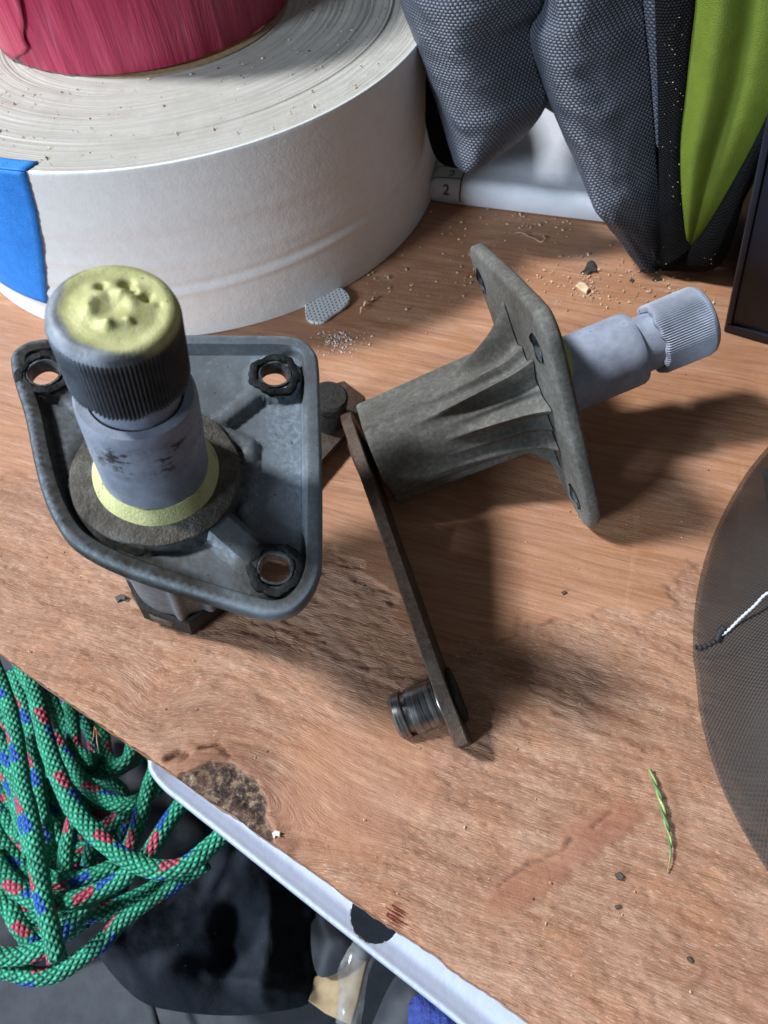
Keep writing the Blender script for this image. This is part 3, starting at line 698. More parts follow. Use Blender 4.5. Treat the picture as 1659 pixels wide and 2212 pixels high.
mat_card = w.fin(w.ramp(w.noise(6, 4), [(.3, (.28, .19, .10)), (.7, (.40, .29, .17))]), normal=w.bump(w.noise(30, 3), .02, .6))
V, Fc = lathe([(TC, TH-.02), (TC-.01, TH+.03), (TC-.28, TH+.03), (TC-.30, TH-.02), (TC-.30, .02)], 160); mesh_obj('core', V, [f[::-1] for f in Fc], mat_card, roll, sharp=40)
# blue painter's tape end wrapped round the left of the roll
def azr(px_, py_):
    # azimuth and height of the point of the outer wall seen there
    d = ray((px_, py_)); o = CAM-np.array([TX, TY, 0]); a = d[0]**2+d[1]**2; b = 2*(o[0]*d[0]+o[1]*d[1]); c = o[0]**2+o[1]**2-TR_**2
    disc = b*b-4*a*c
    t = (-b-math.sqrt(max(disc, 0)))/(2*a); p = o+d*t; return math.atan2(p[1], p[0]), p[2]
ctrl = [azr(57, 372), azr(66, 400), azr(82, 460), azr(92, 530), azr(100, 600), azr(105, 655)]
zs = np.array([c[1] for c in ctrl][::-1]); azs = np.unwrap(np.array([c[0] for c in ctrl][::-1]))
zlo = zs[0]; nz = 40; na = 40; V = []; zr_ = np.linspace(zlo, TH, nz)
for z in zr_:
    a_e = np.interp(z, zs, azs)+.0015*math.sin(z*23)+.001*math.sin(z*51)
    for k in range(na):
        a = a_e-(k/(na-1))*1.0
        zb = zlo+.10*(k/(na-1)*6)
        z_ = max(z, 0) if True else z
        V.append(((TR_+.035)*math.cos(a), (TR_+.035)*math.sin(a), zlo*(1-(z-zlo)/(TH-zlo))*1.0+(z-zlo)/(TH-zlo)*(TH+.01) if False else z))
V = np.array(V); Fc = grid_faces(nz, na)
w = NT('blue_tape', rough=.65)
mat_blue = w.fin(w.ramp(w.noise(2.5, 4), [(.3, (.006, .19, .66)), (.7, (.010, .24, .78))]), normal=w.bump(w.math('ADD', w.noise(20, 4), w.noise(4, 3)), .03, .6))
bt = mesh_obj('blue_tape_end', V, Fc, mat_blue, roll)
so = bt.modifiers.new('thickness', 'SOLIDIFY'); so.thickness = .0004; so.offset = 0
a_e = azs[-1]; V = []
for i in range(8):
    for k in range(20):
        a = a_e-k/19*.6+.02*(i/7); r_ = TR_+.03-i/7*.42
        V.append((r_*math.cos(a), r_*math.sin(a), TH+.035-.01*(1-i/7)))
bt2 = mesh_obj('blue_tape_flap', np.array(V), grid_faces(8, 20), mat_blue, roll)
so = bt2.modifiers.new('thickness', 'SOLIDIFY'); so.thickness = .0003; so.offset = 0

RX, RY, RR = -5.67, 27.76, 4.78
red = thing('red_tape_roll', 'roll of shiny dark red tape standing on the white masking tape roll', 'tape roll', (RX, RY, TH+.04))
w = NT('red_tape', rough=.38, spec=.5)
ang = w.attr('tp')
A_, Zc, _ = w.sep(ang)
wr = w.noise(1, 4, .6, w.comb(w.math('MULTIPLY', A_, 2.2), w.math('MULTIPLY', Zc, .25), 0), .6)
wf = w.noise(1, 3, .6, w.comb(w.math('MULTIPLY', A_, 9), w.math('MULTIPLY', Zc, .4), 0))
c = w.ramp(w.math('ADD', w.math('MULTIPLY', wr, .6), w.math('MULTIPLY', wf, .4)), [(.3, (.33, .010, .045)), (.55, (.44, .035, .09)), (.78, (.58, .14, .22))])
mat_red = w.fin(c, .34, w.bump(w.math('ADD', w.math('MULTIPLY', wr, 2), w.math('MULTIPLY', wf, .4)), .08, .7))
zz = np.linspace(0, 4.8, 30); prof = [(RR-.08, .0)]+[(RR, z+.04) for z in zz]+[(RR-.1, 4.92), (3.95, 4.92), (3.9, 4.9), (3.9, .0)]
th = np.linspace(0, 2*np.pi, 241); V = []; tp = []
for r, z in prof:
    k = .03*np.sin(th*37+z*.8)*vnoise(th*9, th*0+z*.3)*(1 if r > 4.7 else 0)+.02*(vnoise(th*14, th*0+z*.5)-.5)
    V.append(np.c_[(r+k)*np.cos(th), (r+k)*np.sin(th), np.full(241, z)]); tp.append(np.c_[th*RR, np.full(241, z), np.zeros(241)])
V = np.concatenate(V); Fc = [f[::-1] for f in grid_faces(len(prof), 241)]
mesh_obj('wound_tape', V, Fc, mat_red, red, attrs=dict(tp=np.concatenate(tp)), sharp=40)
V, Fc = lathe([(3.9, -.02), (3.9, 4.94), (3.6, 4.94), (3.6, -.02)], 120); mesh_obj('core', V, [f[::-1] for f in Fc], mat_card, red, sharp=40)
# loose torn end of the red tape on its left flank
def azred(px_, py_):
    d = ray((px_, py_)); o = CAM-np.array([RX, RY, TH+.04]); a = d[0]**2+d[1]**2; b = 2*(o[0]*d[0]+o[1]*d[1]); c = o[0]**2+o[1]**2-RR**2
    t = (-b-math.sqrt(max(b*b-4*a*c, 0)))/(2*a); p = o+d*t; return math.atan2(p[1], p[0]), p[2]
ce = [azred(48, 0), azred(58, 60), azred(52, 75), azred(64, 92), azred(68, 105), azred(10, 142)]
V = []; n1, n2 = 24, 16
ce_a = np.unwrap([c[0] for c in ce]); ce_z = np.array([c[1] for c in ce]); o_ = np.argsort(ce_z); ez, ea = ce_z[o_], ce_a[o_]
for z in np.linspace(max(ez[0], .05), 4.8, n1):
    ae = np.interp(z, ez, ea)
    for k in range(n2):
        a = ae-k/(n2-1)*.5; r_ = RR+.07-.03*k/(n2-1); V.append((r_*math.cos(a), r_*math.sin(a), z))
V = np.array(V); o = mesh_obj('loose_tape_end', V, grid_faces(n1, n2), mat_red, red, attrs=dict(tp=V*1.0)); so = o.modifiers.new('thickness', 'SOLIDIFY'); so.thickness = .0004

# ------------------------------------------------------------------ WHITE TUB LYING BEHIND, WITH PRINTED SCALE
tub = thing('white_carton', 'flat white carton with a printed quart scale lying under the grey bag', 'carton', (3.0, 24.9, 0))
A = at(922, 436)[:2]; B = at(1322, 484)[:2]; B = A+(B-A)*1.35; d = (B-A)/np.linalg.norm(B-A); nn = np.array([-d[1], d[0]])
w = NT('white_plastic', rough=.5); mat_white = w.fin(w.ramp(w.noise(1.2, 3), [(.3, (.62, .65, .72)), (.7, (.68, .70, .76))]), normal=w.bump(w.noise(2, 3), .05, .4))
pr = [(-.0, .05), (-.10, .25), (-.12, .55), (-.03, .82), (.18, .93), (.35, .90), (.9, 1.0), (3, 1.15), (9, 1.3), (9.2, .05)]
V = []
Ld = np.linalg.norm(B-A); us = np.linspace(0, Ld, 40)
for uu in us:
    for (a, b) in pr:
        sag = 1+.05*math.sin(uu*.8)
        e_ = .35*math.exp(-uu/.25)
        p = A+d*uu+nn*(a+e_*.4); V.append((p[0]-3.0, p[1]-24.9, b*sag*(1-.3*math.exp(-uu/.2)) ))
V = np.array(V); Fc = grid_faces(40, len(pr), closed=True)+[tuple(range(len(pr)))[::-1], tuple(39*len(pr)+k for k in range(len(pr)))]
mesh_obj('carton_body', V, [f[::-1] for f in Fc], mat_white, tub, sharp=50)
w = NT('label_print', rough=.55); mat_lab = w.fin((.50, .53, .44))
w = NT('print_ink', rough=.6); mat_ink = w.fin((.03, .05, .035))
def on_tub(uu, vv, h=0.0):  # vv along the profile, 0 = lip middle
    pts = np.array(pr[:8]); dl = np.r_[0, np.cumsum(np.linalg.norm(np.diff(pts, axis=0), axis=1))]
    s = .55+vv; a = np.interp(s, dl, pts[:, 0]); b = np.interp(s, dl, pts[:, 1])
    a2 = np.interp(s+.02, dl, pts[:, 0]); b2 = np.interp(s+.02, dl, pts[:, 1]); t = np.array([a2-a, b2-b]); t /= np.linalg.norm(t)
    n_ = np.array([-t[1], t[0]]); a += n_[0]*h; b += n_[1]*h
    sag = (1+.05*math.sin(uu*.8))*(1-.3*math.exp(-uu/.2)); e_ = .35*math.exp(-uu/.25)
    p = A+d*uu+nn*(a+e_*.4); return (p[0]-3.0, p[1]-24.9, b*sag)
def tub_sheet(name, u0, u1, v0, v1, h, m, n=10):
    V = [on_tub(u0+(u1-u0)*i/(n-1), v0+(v1-v0)*k/(n*2-1), h) for i in range(n) for k in range(2*n)]
    return mesh_obj(name, np.array(V), grid_faces(n, 2*n), m, tub)
tub_sheet('scale_label', .05, 1.22, .42, 1.9, .012, mat_lab)
tub_sheet('printed_line', 1.22, 1.27, -.35, 1.9, .016, mat_ink)
tub_sheet('printed_line', .06, 1.25, .42, .45, .02, mat_ink)
tub_sheet('printed_line', .06, 1.25, 1.02, 1.05, .02, mat_ink)
def tub_text(txt, u0, v0, size):
    cu = bpy.data.curves.new('t', 'FONT'); cu.body = txt; cu.size = 1.0; cu.offset = .012; o = bpy.data.objects.new('t', cu); col.objects.link(o)
    dg = bpy.context.evaluated_depsgraph_get(); me = bpy.data.meshes.new_from_object(o.evaluated_get(dg)); bpy.data.objects.remove(o)
    V = np.array([v.co[:] for v in me.vertices]); Fc = [tuple(p.vertices) for p in me.polygons]
    W = [on_tub(u0+x*size, v0+y*size, .026) for x, y, z in V]
    mesh_obj('printed_text', np.array(W), Fc, mat_ink, tub, smooth=False)
tub_text('2', .62, -.13, .5); tub_text('2', .72, .53, .46); tub_text('qts.', .48, 1.12, .52)

# ------------------------------------------------------------------ BAG
bagA = np.array([4.0, 22.5, 0]); bagB = np.array([11.3, 18.0, 0]); bd = (bagB-bagA)/np.linalg.norm(bagB-bagA)
bn = np.array([bd[1], -bd[0], 0]); bn = bn if bn[1] < 0 else -bn
bN = bn*1.0+np.array([0, 0, .12]); bN /= np.linalg.norm(bN)
def Z7(pts): return [(823+a*.504, b*.504) for a, b in pts]
bag = thing('fabric_bag', 'grey woven bag with black binding and a lime green side panel, standing behind the spindles', 'bag', (9.8, 18.6, 0))
bo = np.array([9.8, 18.6, 0])
def weave(name, c0, c1, ch, cv, dist=.03, rough=.45):
    w = NT(name, rough=rough, spec=.5 if rough < .6 else .12)
    uvn = w.n('ShaderNodeUVMap'); x, y, _ = w.sep(uvn.outputs[0])
    x2 = w.math('MULTIPLY', x, ch); y2 = w.math('MULTIPLY', y, cv)
    row = w.math('FLOOR', y2); off = w.math('MULTIPLY', w.math('MODULO', row, 2.0), .5)
    fx = w.math('FRACT', w.math('ADD', x2, off)); fy = w.math('FRACT', y2)
    bx = w.math('SINE', w.math('MULTIPLY', fx, math.pi)); by = w.math('SINE', w.math('MULTIPLY', fy, math.pi))
    h = w.math('MULTIPLY', w.math('POWER', bx, .8), w.math('POWER', by, .8))
    c = w.mix(w.ramp(h, [(.25, 0), (.75, 1)]), c0, c1)
    c = w.mix(w.ramp(w.noise(1.6, 4), [(.4, 0), (.7, .35)]), c, tuple(np.array(c0)*.8))
    return w.fin(c, rough, w.bump(h, dist, 1.0))
mat_weave = weave('grey_weave', (.030, .035, .046), (.115, .135, .18), 7.6, 13.5, .03, .42)
mat_web = weave('black_webbing', (.003, .0035, .0045), (.012, .013, .016), 11, 15, .05, .8)
w = NT('green_fabric', rough=.75)
mat_green = w.fin(w.ramp(w.noise(2, 3), [(.3, (.090, .130, .004)), (.7, (.115, .165, .007))]), normal=w.bump(w.math('MULTIPLY', w.noise(1, 2, .5, w.scale(w.co(), (40, 12, 40))), 1), .04, .6))
def strip(name, Lc, Rc, off, bulge, mat, nu=34, nv=70, wr=.0, prof=None, parent=bag, lean=0.0, seed=0):
    Lc = resample(catmull(Lc, 6), nv); Rc = resample(catmull(Rc, 6), nv)
    p0 = bagB+bn*off
    L3 = on_plane(Lc, p0, bN); R3 = on_plane(Rc, p0, bN)
    s = np.linspace(0, 1, nu)
    pf = np.sin(np.pi*s)**.7 if prof is None else prof(s)
    V = L3[:, None, :]*(1-s)[None, :, None]+R3[:, None, :]*s[None, :, None]
    wd = np.linalg.norm(R3-L3, axis=1)
    V = V+(pf[None, :, None]*bulge*np.minimum(wd/2.0, 1)[:, None, None])*bn
    if wr:
        vv = np.linspace(0, 1, nv)[:, None]; ss = s[None, :]
        k = wr*(fbm(ss*3+vv*2.5+seed, vv*9-ss*2+seed, 3)-.5)*pf[None, :]
        V = V+k[..., None]*bn
    uu = np.concatenate([np.zeros((nv, 1)), np.cumsum(np.linalg.norm(np.diff(V, axis=1), axis=2), 1)], 1)
    uu = uu-uu.mean(1, keepdims=True); vl = np.cumsum(np.r_[0, np.linalg.norm(np.diff(V.mean(1), axis=0), axis=1)])
    uv = np.stack([uu, np.repeat(vl[:, None], nu, 1)], -1).reshape(-1, 2)
    o = mesh_obj(name, V.reshape(-1, 3)-bo, grid_faces(nv, nu), mat, parent, uv=uv)
    so = o.modifiers.new('thickness', 'SOLIDIFY'); so.thickness = .0009; so.offset = 0
    return o
UPY = -260
strip('left_flap', Z7([(40, UPY), (90, 0), (160, 180), (240, 420), (300, 560), (350, 640), (425, 683)]), Z7([(760, UPY), (700, 10), (650, 110), (680, 300), (712, 430), (600, 590), (445, 690)]), .5, 1.7, mat_weave, wr=.45, prof=lambda s: np.where(s < .55, np.sin(s/.55*np.pi/2)**.8, np.cos((s-.55)/.45*np.pi/2)**1.1))
strip('right_flap', Z7([(760, UPY), (705, 10), (650, 95), (645, 170), (690, 310), (760, 500), (850, 690), (930, 850), (1020, 990), (1110, 1120), (1180, 1146)]), Z7([(1125, UPY), (1130, 0), (1140, 100), (1150, 200), (1162, 310), (1172, 450), (1182, 600), (1195, 800), (1200, 950), (1200, 1060), (1198, 1150)]), .3, 1.3, mat_weave, wr=.55, seed=4, prof=lambda s: np.where(s < .38, np.sin(s/.38*np.pi/2)**.8, np.cos((s-.38)/.62*np.pi/2)**1.0*.95+.05))
strip('binding', Z7([(150, UPY), (162, 150), (180, 400), (212, 600), (255, 690), (330, 716), (400, 708)]), Z7([(250, UPY), (300, 100), (330, 400), (350, 560), (400, 650), (430, 668), (445, 690)]), .2, .3, mat_web)
strip('grey_edge_strip', Z7([(1110, UPY), (1128, 0), (1150, 200), (1172, 450), (1185, 620)]), Z7([(1185, UPY), (1190, 0), (1195, 200), (1200, 450), (1200, 640)]), .55, .25, mat_weave, nu=12)
strip('binding', Z7([(1170, UPY), (1180, 0), (1190, 300), (1195, 600), (1198, 900), (1197, 1050), (1205, 1152)]), Z7([(1345, UPY), (1340, 0), (1318, 200), (1298, 400), (1278, 600), (1280, 800), (1302, 1000), (1330, 1070)]), .7, .35, mat_web, wr=.1)
strip('side_panel', Z7([(1345, UPY), (1340, 0), (1318, 200), (1298, 400), (1276, 600), (1278, 800), (1300, 1000), (1322, 1062)]), Z7([(1850, UPY), (1800, 0), (1760, 200), (1700, 400), (1610, 600), (1500, 800), (1400, 970), (1326, 1064)]), .6, .55, mat_green, prof=lambda s: .6*np.sin(np.pi*s)+.5*np.exp(-((s-.28)/.14)**2)-.35*np.exp(-((s-.56)/.10)**2))
strip('binding', Z7([(1330, 1066), (1400, 968), (1500, 798), (1610, 598), (1700, 398), (1760, 198)]), Z7([(1206, 1154), (1300, 1158), (1400, 1158), (1462, 1115), (1510, 1000), (1560, 820), (1640, 640), (1800, 300)]), .62, .3, mat_web, wr=.1)
def pick_bind():
    a, b = random.choice([(1215, 0), (1200, 0)]), None
    t = random.random(); P_ = Z7([(1225+random.uniform(-20, 70), t*1100)])[0]
    if t > .8: P_ = Z7([(random.uniform(1190, 1440), random.uniform(1040, 1140))])[0]
    q = on_plane(np.array([P_]), bagB+bn*1.08, bN)[0]; return tuple(q)
# dark inside of the bag behind the flaps
w = NT('dark_lining', rough=.8); mat_dark = w.fin(w.ramp(w.noise(3, 3), [(.3, (.012, .014, .020)), (.7, (.025, .028, .038))]))
bp = on_plane(Z7([(250, UPY), (250, 100), (420, 300), (640, 420), (760, 500), (900, 700), (1100, 1000), (1190, 1130), (1300, 1130), (1450, 1050), (1700, 600), (1900, UPY)]), bagB-bn*.1, bN)
n = len(bp); V = np.concatenate([bp, bp-bn*4.5]); Fc = [tuple(range(n)), tuple(range(2*n-1, n-1, -1))]+[(i, i+n, (i+1) % n+n, (i+1) % n) for i in range(n)]
mesh_obj('lining', V-bo, Fc, mat_dark, bag, smooth=False)

# ------------------------------------------------------------------ BLACK BOX, right
w = NT('black_gloss', rough=.28, spec=.5)
mat_box = w.fin(w.ramp(w.noise(1.2, 3), [(.3, (.006, .009, .018)), (.7, (.012, .018, .034))]), w.ramp(w.noise(9, 5), [(.3, .5), (.7, .6)]), w.bump(w.noise(1.4, 2), .05, .3))
b0 = at(1564, 712); b1 = at(1664, 741); fr = (b1-b0)/np.linalg.norm(b1-b0)
tp_ = CAM+ray((1662, 232))*((7.0-CAM_H)/ray((1662, 232))[2])
upv = tp_-b0; dep = np.array([.45, .89, 0]); W_ = 9.0
box = thing('black_case', 'glossy black case leaning beside the green panel of the bag', 'case', tuple(b0))
def slab(name, o, a, b, c, m, bev=.06, parent=None):
    """box spanned by three edge vectors with a bevel modifier"""
    V = [o+i*a+j*b+k*c for i in (0, 1) for j in (0, 1) for k in (0, 1)]
    Fc = [(0, 1, 3, 2), (4, 6, 7, 5), (0, 4, 5, 1), (2, 3, 7, 6), (0, 2, 6, 4), (1, 5, 7, 3)]
    q = mesh_obj(name, np.array(V), Fc, m, parent, smooth=False); me = q.data
    import bmesh
    bm = bmesh.new(); bm.from_mesh(me); bmesh.ops.recalc_face_normals(bm, faces=bm.faces)
    bmesh.ops.bevel(bm, geom=list(bm.edges), offset=bev*U, segments=3, affect='EDGES', profile=.6); bm.to_mesh(me); bm.free()
    return q
z3 = np.zeros(3)
slab('case_body', z3+fr*.14+upv*.03, fr*W_, dep*6, upv*1.0, mat_box, .12, box)
slab('base_rim', z3-fr*.0-dep*.10, fr*(W_+.2), dep*.5, upv*.05, mat_box, .05, box)
slab('corner_rim', z3-dep*.10+upv*.052, fr*.16, dep*.4, upv*.95, mat_box, .05, box)

# ------------------------------------------------------------------ MESH POUCH, right edge
mp = thing('mesh_pouch', 'sheer dark mesh pouch bulging at the right edge with a loose thread', 'pouch', (9, 5.5, 0))
Bd = np.array([at(x, y, .25)[:2] for x, y in catmull([(1740, 880), (1659, 962), (1600, 1040), (1540, 1160), (1508, 1280), (1500, 1396), (1506, 1450), (1520, 1560), (1560, 1690), (1620, 1810), (1700, 1930), (1800, 2040)], 5)])
cen = np.array([11.5, 5.6])
Bd = np.concatenate([Bd, catmull([Bd[-1], (10.5, -1.2), (13.8, -.6), (16.4, 2.0), (17.3, 5.8), (16.6, 9.6), (14.6, 12.4), Bd[0]], 8)[1:-1]]); Bd = np.r_[Bd, Bd[:1]]; nr = 26; V = []; uv = []
Ln = np.r_[0, np.cumsum(np.linalg.norm(np.diff(Bd, axis=0), axis=1))]
for i in range(nr):
    k = i/(nr-1); 
    for j, p in enumerate(Bd):
        q = p+(cen-p)*k
        h = .12+2.3*math.sin(min(k*1.25, 1)*math.pi/2)+.10*math.sin(j*.35+k*6)*k+.05*math.sin(j*.9)*k
        V.append((q[0]-9, q[1]-5.5, h)); uv.append((Ln[j], k*6))
w = NT('sheer_mesh', rough=.6)
uvn = w.n('ShaderNodeUVMap'); x, y, _ = w.sep(uvn.outputs[0])
mv = w.math('MULTIPLY', w.math('SINE', w.math('MULTIPLY', x, 62)), w.math('SINE', w.math('MULTIPLY', y, 62)))
thin = w.math('ADD', w.ramp(mv, [(.0, .20), (.5, .0)]), w.ramp(w.math('ADD', w.math('DIVIDE', y, 6.0), w.math('MULTIPLY', w.math('SUBTRACT', w.noise(.6, 3), .5), .25)), [(.0, .50), (.22, .72), (.5, .8)]), clamp=True)
w.put(w.b.inputs['Base Color'], w.ramp(w.noise(.8, 3), [(.3, (.010, .008, .007)), (.7, (.024, .019, .017))]))
w.link(w.bump(mv, .012, .5), w.b.inputs['Normal'])
tr = w.n('ShaderNodeBsdfTransparent'); tr.inputs[0].default_value = (.75, .68, .62, 1); ms = w.n('ShaderNodeMixShader')
w.put(ms.inputs[0], thin); w.link(tr.outputs[0], ms.inputs[1]); w.link(w.b.outputs[0], ms.inputs[2]); w.link(ms.outputs[0], w.out.inputs[0])
mesh_obj('mesh_fabric', np.array(V), grid_faces(nr, len(Bd)), w.m, mp, uv=uv)
# dark rolled things inside the pouch
w = NT('black_cloth', rough=.75); mat_bc = w.fin(w.ramp(w.noise(2, 4), [(.3, (.004, .004, .005)), (.7, (.008, .009, .011))]), normal=w.bump(w.noise(14, 3), .04, .6))
c0 = at(1705, 1130, .45); c1 = at(1725, 1230, .45)
V, Fc, _ = tube([c0+[0.3, 1.5, 0], c0, (c0+c1)/2, c1, c1+[.6, -1.2, 0]], [.3, .42, .45, .42, .25], 20); mesh_obj('cloth_roll', V-[9, 5.5, 0], Fc, mat_bc, mp)
w = NT('pale_thread', rough=.6); mat_thr = w.fin((.50, .58, .66))
w = NT('dark_thread', rough=.7); mat_thd = w.fin((.012, .014, .018))
def near(x, y, z): return at(x, y, z)-[9, 5.5, 0]
P1 = np.array([near(1500, 1398, .30), near(1520, 1397, .36), near(1545, 1385, .5), near(1560, 1380, .6)])
V, Fc, _ = tube(resample(catmull(P1, 6), 30), .05+.02*np.sin(np.arange(30)*1.3), 8); mesh_obj('frayed_knot', V, Fc, mat_thd, mp)
V, Fc, _ = tube(resample(np.array([near(1549, 1384, .56), near(1556, 1365, .66), near(1566, 1355, .72)]), 12), .075+.02*np.sin(np.arange(12)*2.1), 8); mesh_obj('frayed_knot', V, Fc, mat_thd, mp)
P2 = np.array([near(1556, 1375, .62), near(1575, 1360, .75), near(1600, 1335, 1.0), near(1630, 1308, 1.35), near(1652, 1285, 1.6), near(1680, 1270, 1.9)])
t_ = resample(catmull(P2, 8), 60); V, Fc, _ = tube(t_, .028+.008*np.sin(np.arange(60)*1.7), 8); mesh_obj('thread', V, Fc, mat_thr, mp)

# ------------------------------------------------------------------ WHITE RAIL under the board edge
w = NT('white_enamel', rough=.45)
mat_rail = w.fin(w.mix(w.ramp(w.noise(4, 6, .7), [(.60, 0), (.70, .25)]), (.40, .46, .60), (.28, .32, .40)), normal=w.bump(w.noise(2.5, 4), .04, .5))
rail = thing('white_rail', 'white metal rail with a round hole running under the front edge of the worktop', 'rail', (-2.6, 2.0, -1.3))
ro = np.array([-2.6, 2.0, -1.3])
lowP = catmull([(318, 1640), (322, 1668), (352, 1706), (400, 1745), (500, 1824), (658, 1950), (803, 2065), (972, 2199), (1100, 2310), (1250, 2440)], 8)
low3 = np.array([at(x, y, -1.75) for x, y in lowP]); N_ = len(low3)
low3 = resample(low3, 220)
inn = []
for p in low3[::-1]: inn.append(e0+ed*((p[:2]-e0)@ed)+en*1.6)
RO = np.array([tuple(p[:2]) for p in low3]+[tuple(p) for p in inn[::4]])
holeC = at(812, 1974, -1.7)[:2]; hr = .54
xs = np.arange(RO[:, 0].min(), RO[:, 0].max(), .07); ys = np.arange(RO[:, 1].min(), RO[:, 1].max(), .07)
G = np.array([(x, y) for x in xs for y in ys]); G = G[inside(G, RO)]; G = G[(poly_dist(G, RO) > .03) & (np.linalg.norm(G-holeC, axis=1) > hr+.03)]
co = [tuple(p) for p in RO]; edges = [(i, (i+1) % len(RO)) for i in range(len(RO))]; o0 = len(co)
co += circ(holeC, hr, 72); edges += [(o0+i, o0+(i+1) % 72) for i in range(72)]; co += circ(holeC, hr+.03, 72)+[tuple(p) for p in G]
vs, es, fs, *_ = delaunay_2d_cdt([Vector(c) for c in co], edges, [], 1, 1e-5)
Qv = np.array([tuple(v) for v in vs]); Fc = []
for f in fs:
    f = list(f); c = Qv[f].mean(0)
    if np.linalg.norm(c-holeC) < hr*.995: continue
    a, b, cc = Qv[f[0]], Qv[f[1]], Qv[f[2]]
    if (b[0]-a[0])*(cc[1]-a[1])-(b[1]-a[1])*(cc[0]-a[0]) < 0: f = f[::-1]
    Fc.append(tuple(f))
dw = poly_dist(Qv, low3[:, :2], False)
zr = -1.75+.05*np.exp(-((dw-.09)/.06)**2)-.07*np.exp(-((dw-.42)/.16)**2)+.2*sstep(.55, 1.4, dw)+.02*(fbm(Qv[:, 0]*1.2, Qv[:, 1]*1.2, 3)-.5)-.06*(1-np.clip(dw/.04, 0, 1))**2
o = mesh_obj('rail_strip', np.c_[Qv, zr]-ro, Fc, mat_rail, rail); so = o.modifiers.new('thickness', 'SOLIDIFY'); so.thickness = .0012; so.offset = -1

# ------------------------------------------------------------------ ROPE
rope = thing('rope_coil', 'tangled coil of green braided rope with red and blue flecks below the worktop', 'rope', (-9, 5, -12))
w = NT('green_braid', rough=.6)
uvn = w.n('ShaderNodeUVMap'); x, y, _ = w.sep(uvn.outputs[0])
nA, pl_ = 8.0, .125
d1 = w.math('ADD', w.math('DIVIDE', x, pl_*2), w.math('MULTIPLY', y, nA)); d2 = w.math('SUBTRACT', w.math('DIVIDE', x, pl_*2), w.math('MULTIPLY', y, nA))
f1 = w.math('FRACT', d1); f2 = w.math('FRACT', d2)
st_ = w.math('MULTIPLY', w.math('SINE', w.math('MULTIPLY', f1, math.pi)), w.math('SINE', w.math('MULTIPLY', f2, math.pi)))
cell = w.comb(w.math('FLOOR', d1), w.math('FLOOR', d2))
wn = w.n('ShaderNodeTexWhiteNoise'); wn.noise_dimensions = '2D'; w.link(cell, wn.inputs['Vector'])
gcol = w.ramp(w.math('ADD', w.math('MULTIPLY', wn.outputs['Value'], .35), w.math('MULTIPLY', st_, .65)), [(.10, (.003, .10, .06)), (.45, (.012, .31, .18)), (.9, (.08, .52, .33))])
# flecks sit where two marker yarns surface: red then blue along the rope, on one helical side
qx = w.math('ADD', w.math('DIVIDE', w.math('FLOOR', w.math('MULTIPLY', w.math('ADD', d1, d2), 1.0)), 1/pl_), 0)
ph = w.math('FRACT', w.math('ADD', w.math('DIVIDE', x, 2.3), w.math('MULTIPLY', w.math('FLOOR', w.math('MULTIPLY', y, 2.0)), .5)))
side = w.math('FRACT', w.math('MULTIPLY', y, 2.0))
sm = w.ramp(w.math('FRACT', w.math('ADD', side, w.math('MULTIPLY', w.math('SUBTRACT', ph, .4), .8))), [(.24, 0), (.27, 1), (.60, 1), (.63, 0)])
redm = w.math('MULTIPLY', sm, w.ramp(ph, [(.10, 0), (.12, 1), (.36, 1), (.38, 0)]))
blum = w.math('MULTIPLY', sm, w.ramp(ph, [(.40, 0), (.42, 1), (.66, 1), (.68, 0)]))
sw = w.ramp(st_, [(.05, .35), (.6, 1)])
gcol = w.mix(w.ramp(w.noise(2.5, 5, .7), [(.45, 0), (.7, .45)]), gcol, (.01, .10, .06))
gcol = w.mix(redm, gcol, w.mix(sw, (.08, .010, .02), (.52, .075, .13)))
gcol = w.mix(blum, gcol, w.mix(sw, (.003, .02, .10), (.012, .11, .50)))
mat_rope = w.fin(gcol, .55, w.bump(st_, .06, 1.0))
def Z4(pts): return [(a*.496, 1371.5+b*.496) for a, b in pts]
def strand(pts, z, r=.258, raw=False):
    P = Z4(pts)
    zz = z if isinstance(z, (list, tuple)) else [z]*len(P)
    P3 = np.array([at(a, b, c) for (a, b), c in zip(P, zz)])
    C3 = catmull(P3, 10); C3 = resample(C3, max(20, int(np.sum(np.linalg.norm(np.diff(C3, axis=0), axis=1))/.16)))
    V, Fc, uv = tube(C3, r*(1+.03*np.sin(np.arange(len(C3))*.9)+.10*(vnoise(np.arange(len(C3))*.12+random.uniform(0, 99), np.zeros(len(C3)))-.5)), 16); uv[:, 0] += random.uniform(0, 9); uv[:, 1] += random.uniform(0, 1)
    mesh_obj('strand', V-[-9, 5, -12], Fc, mat_rope, rope, uv=uv)
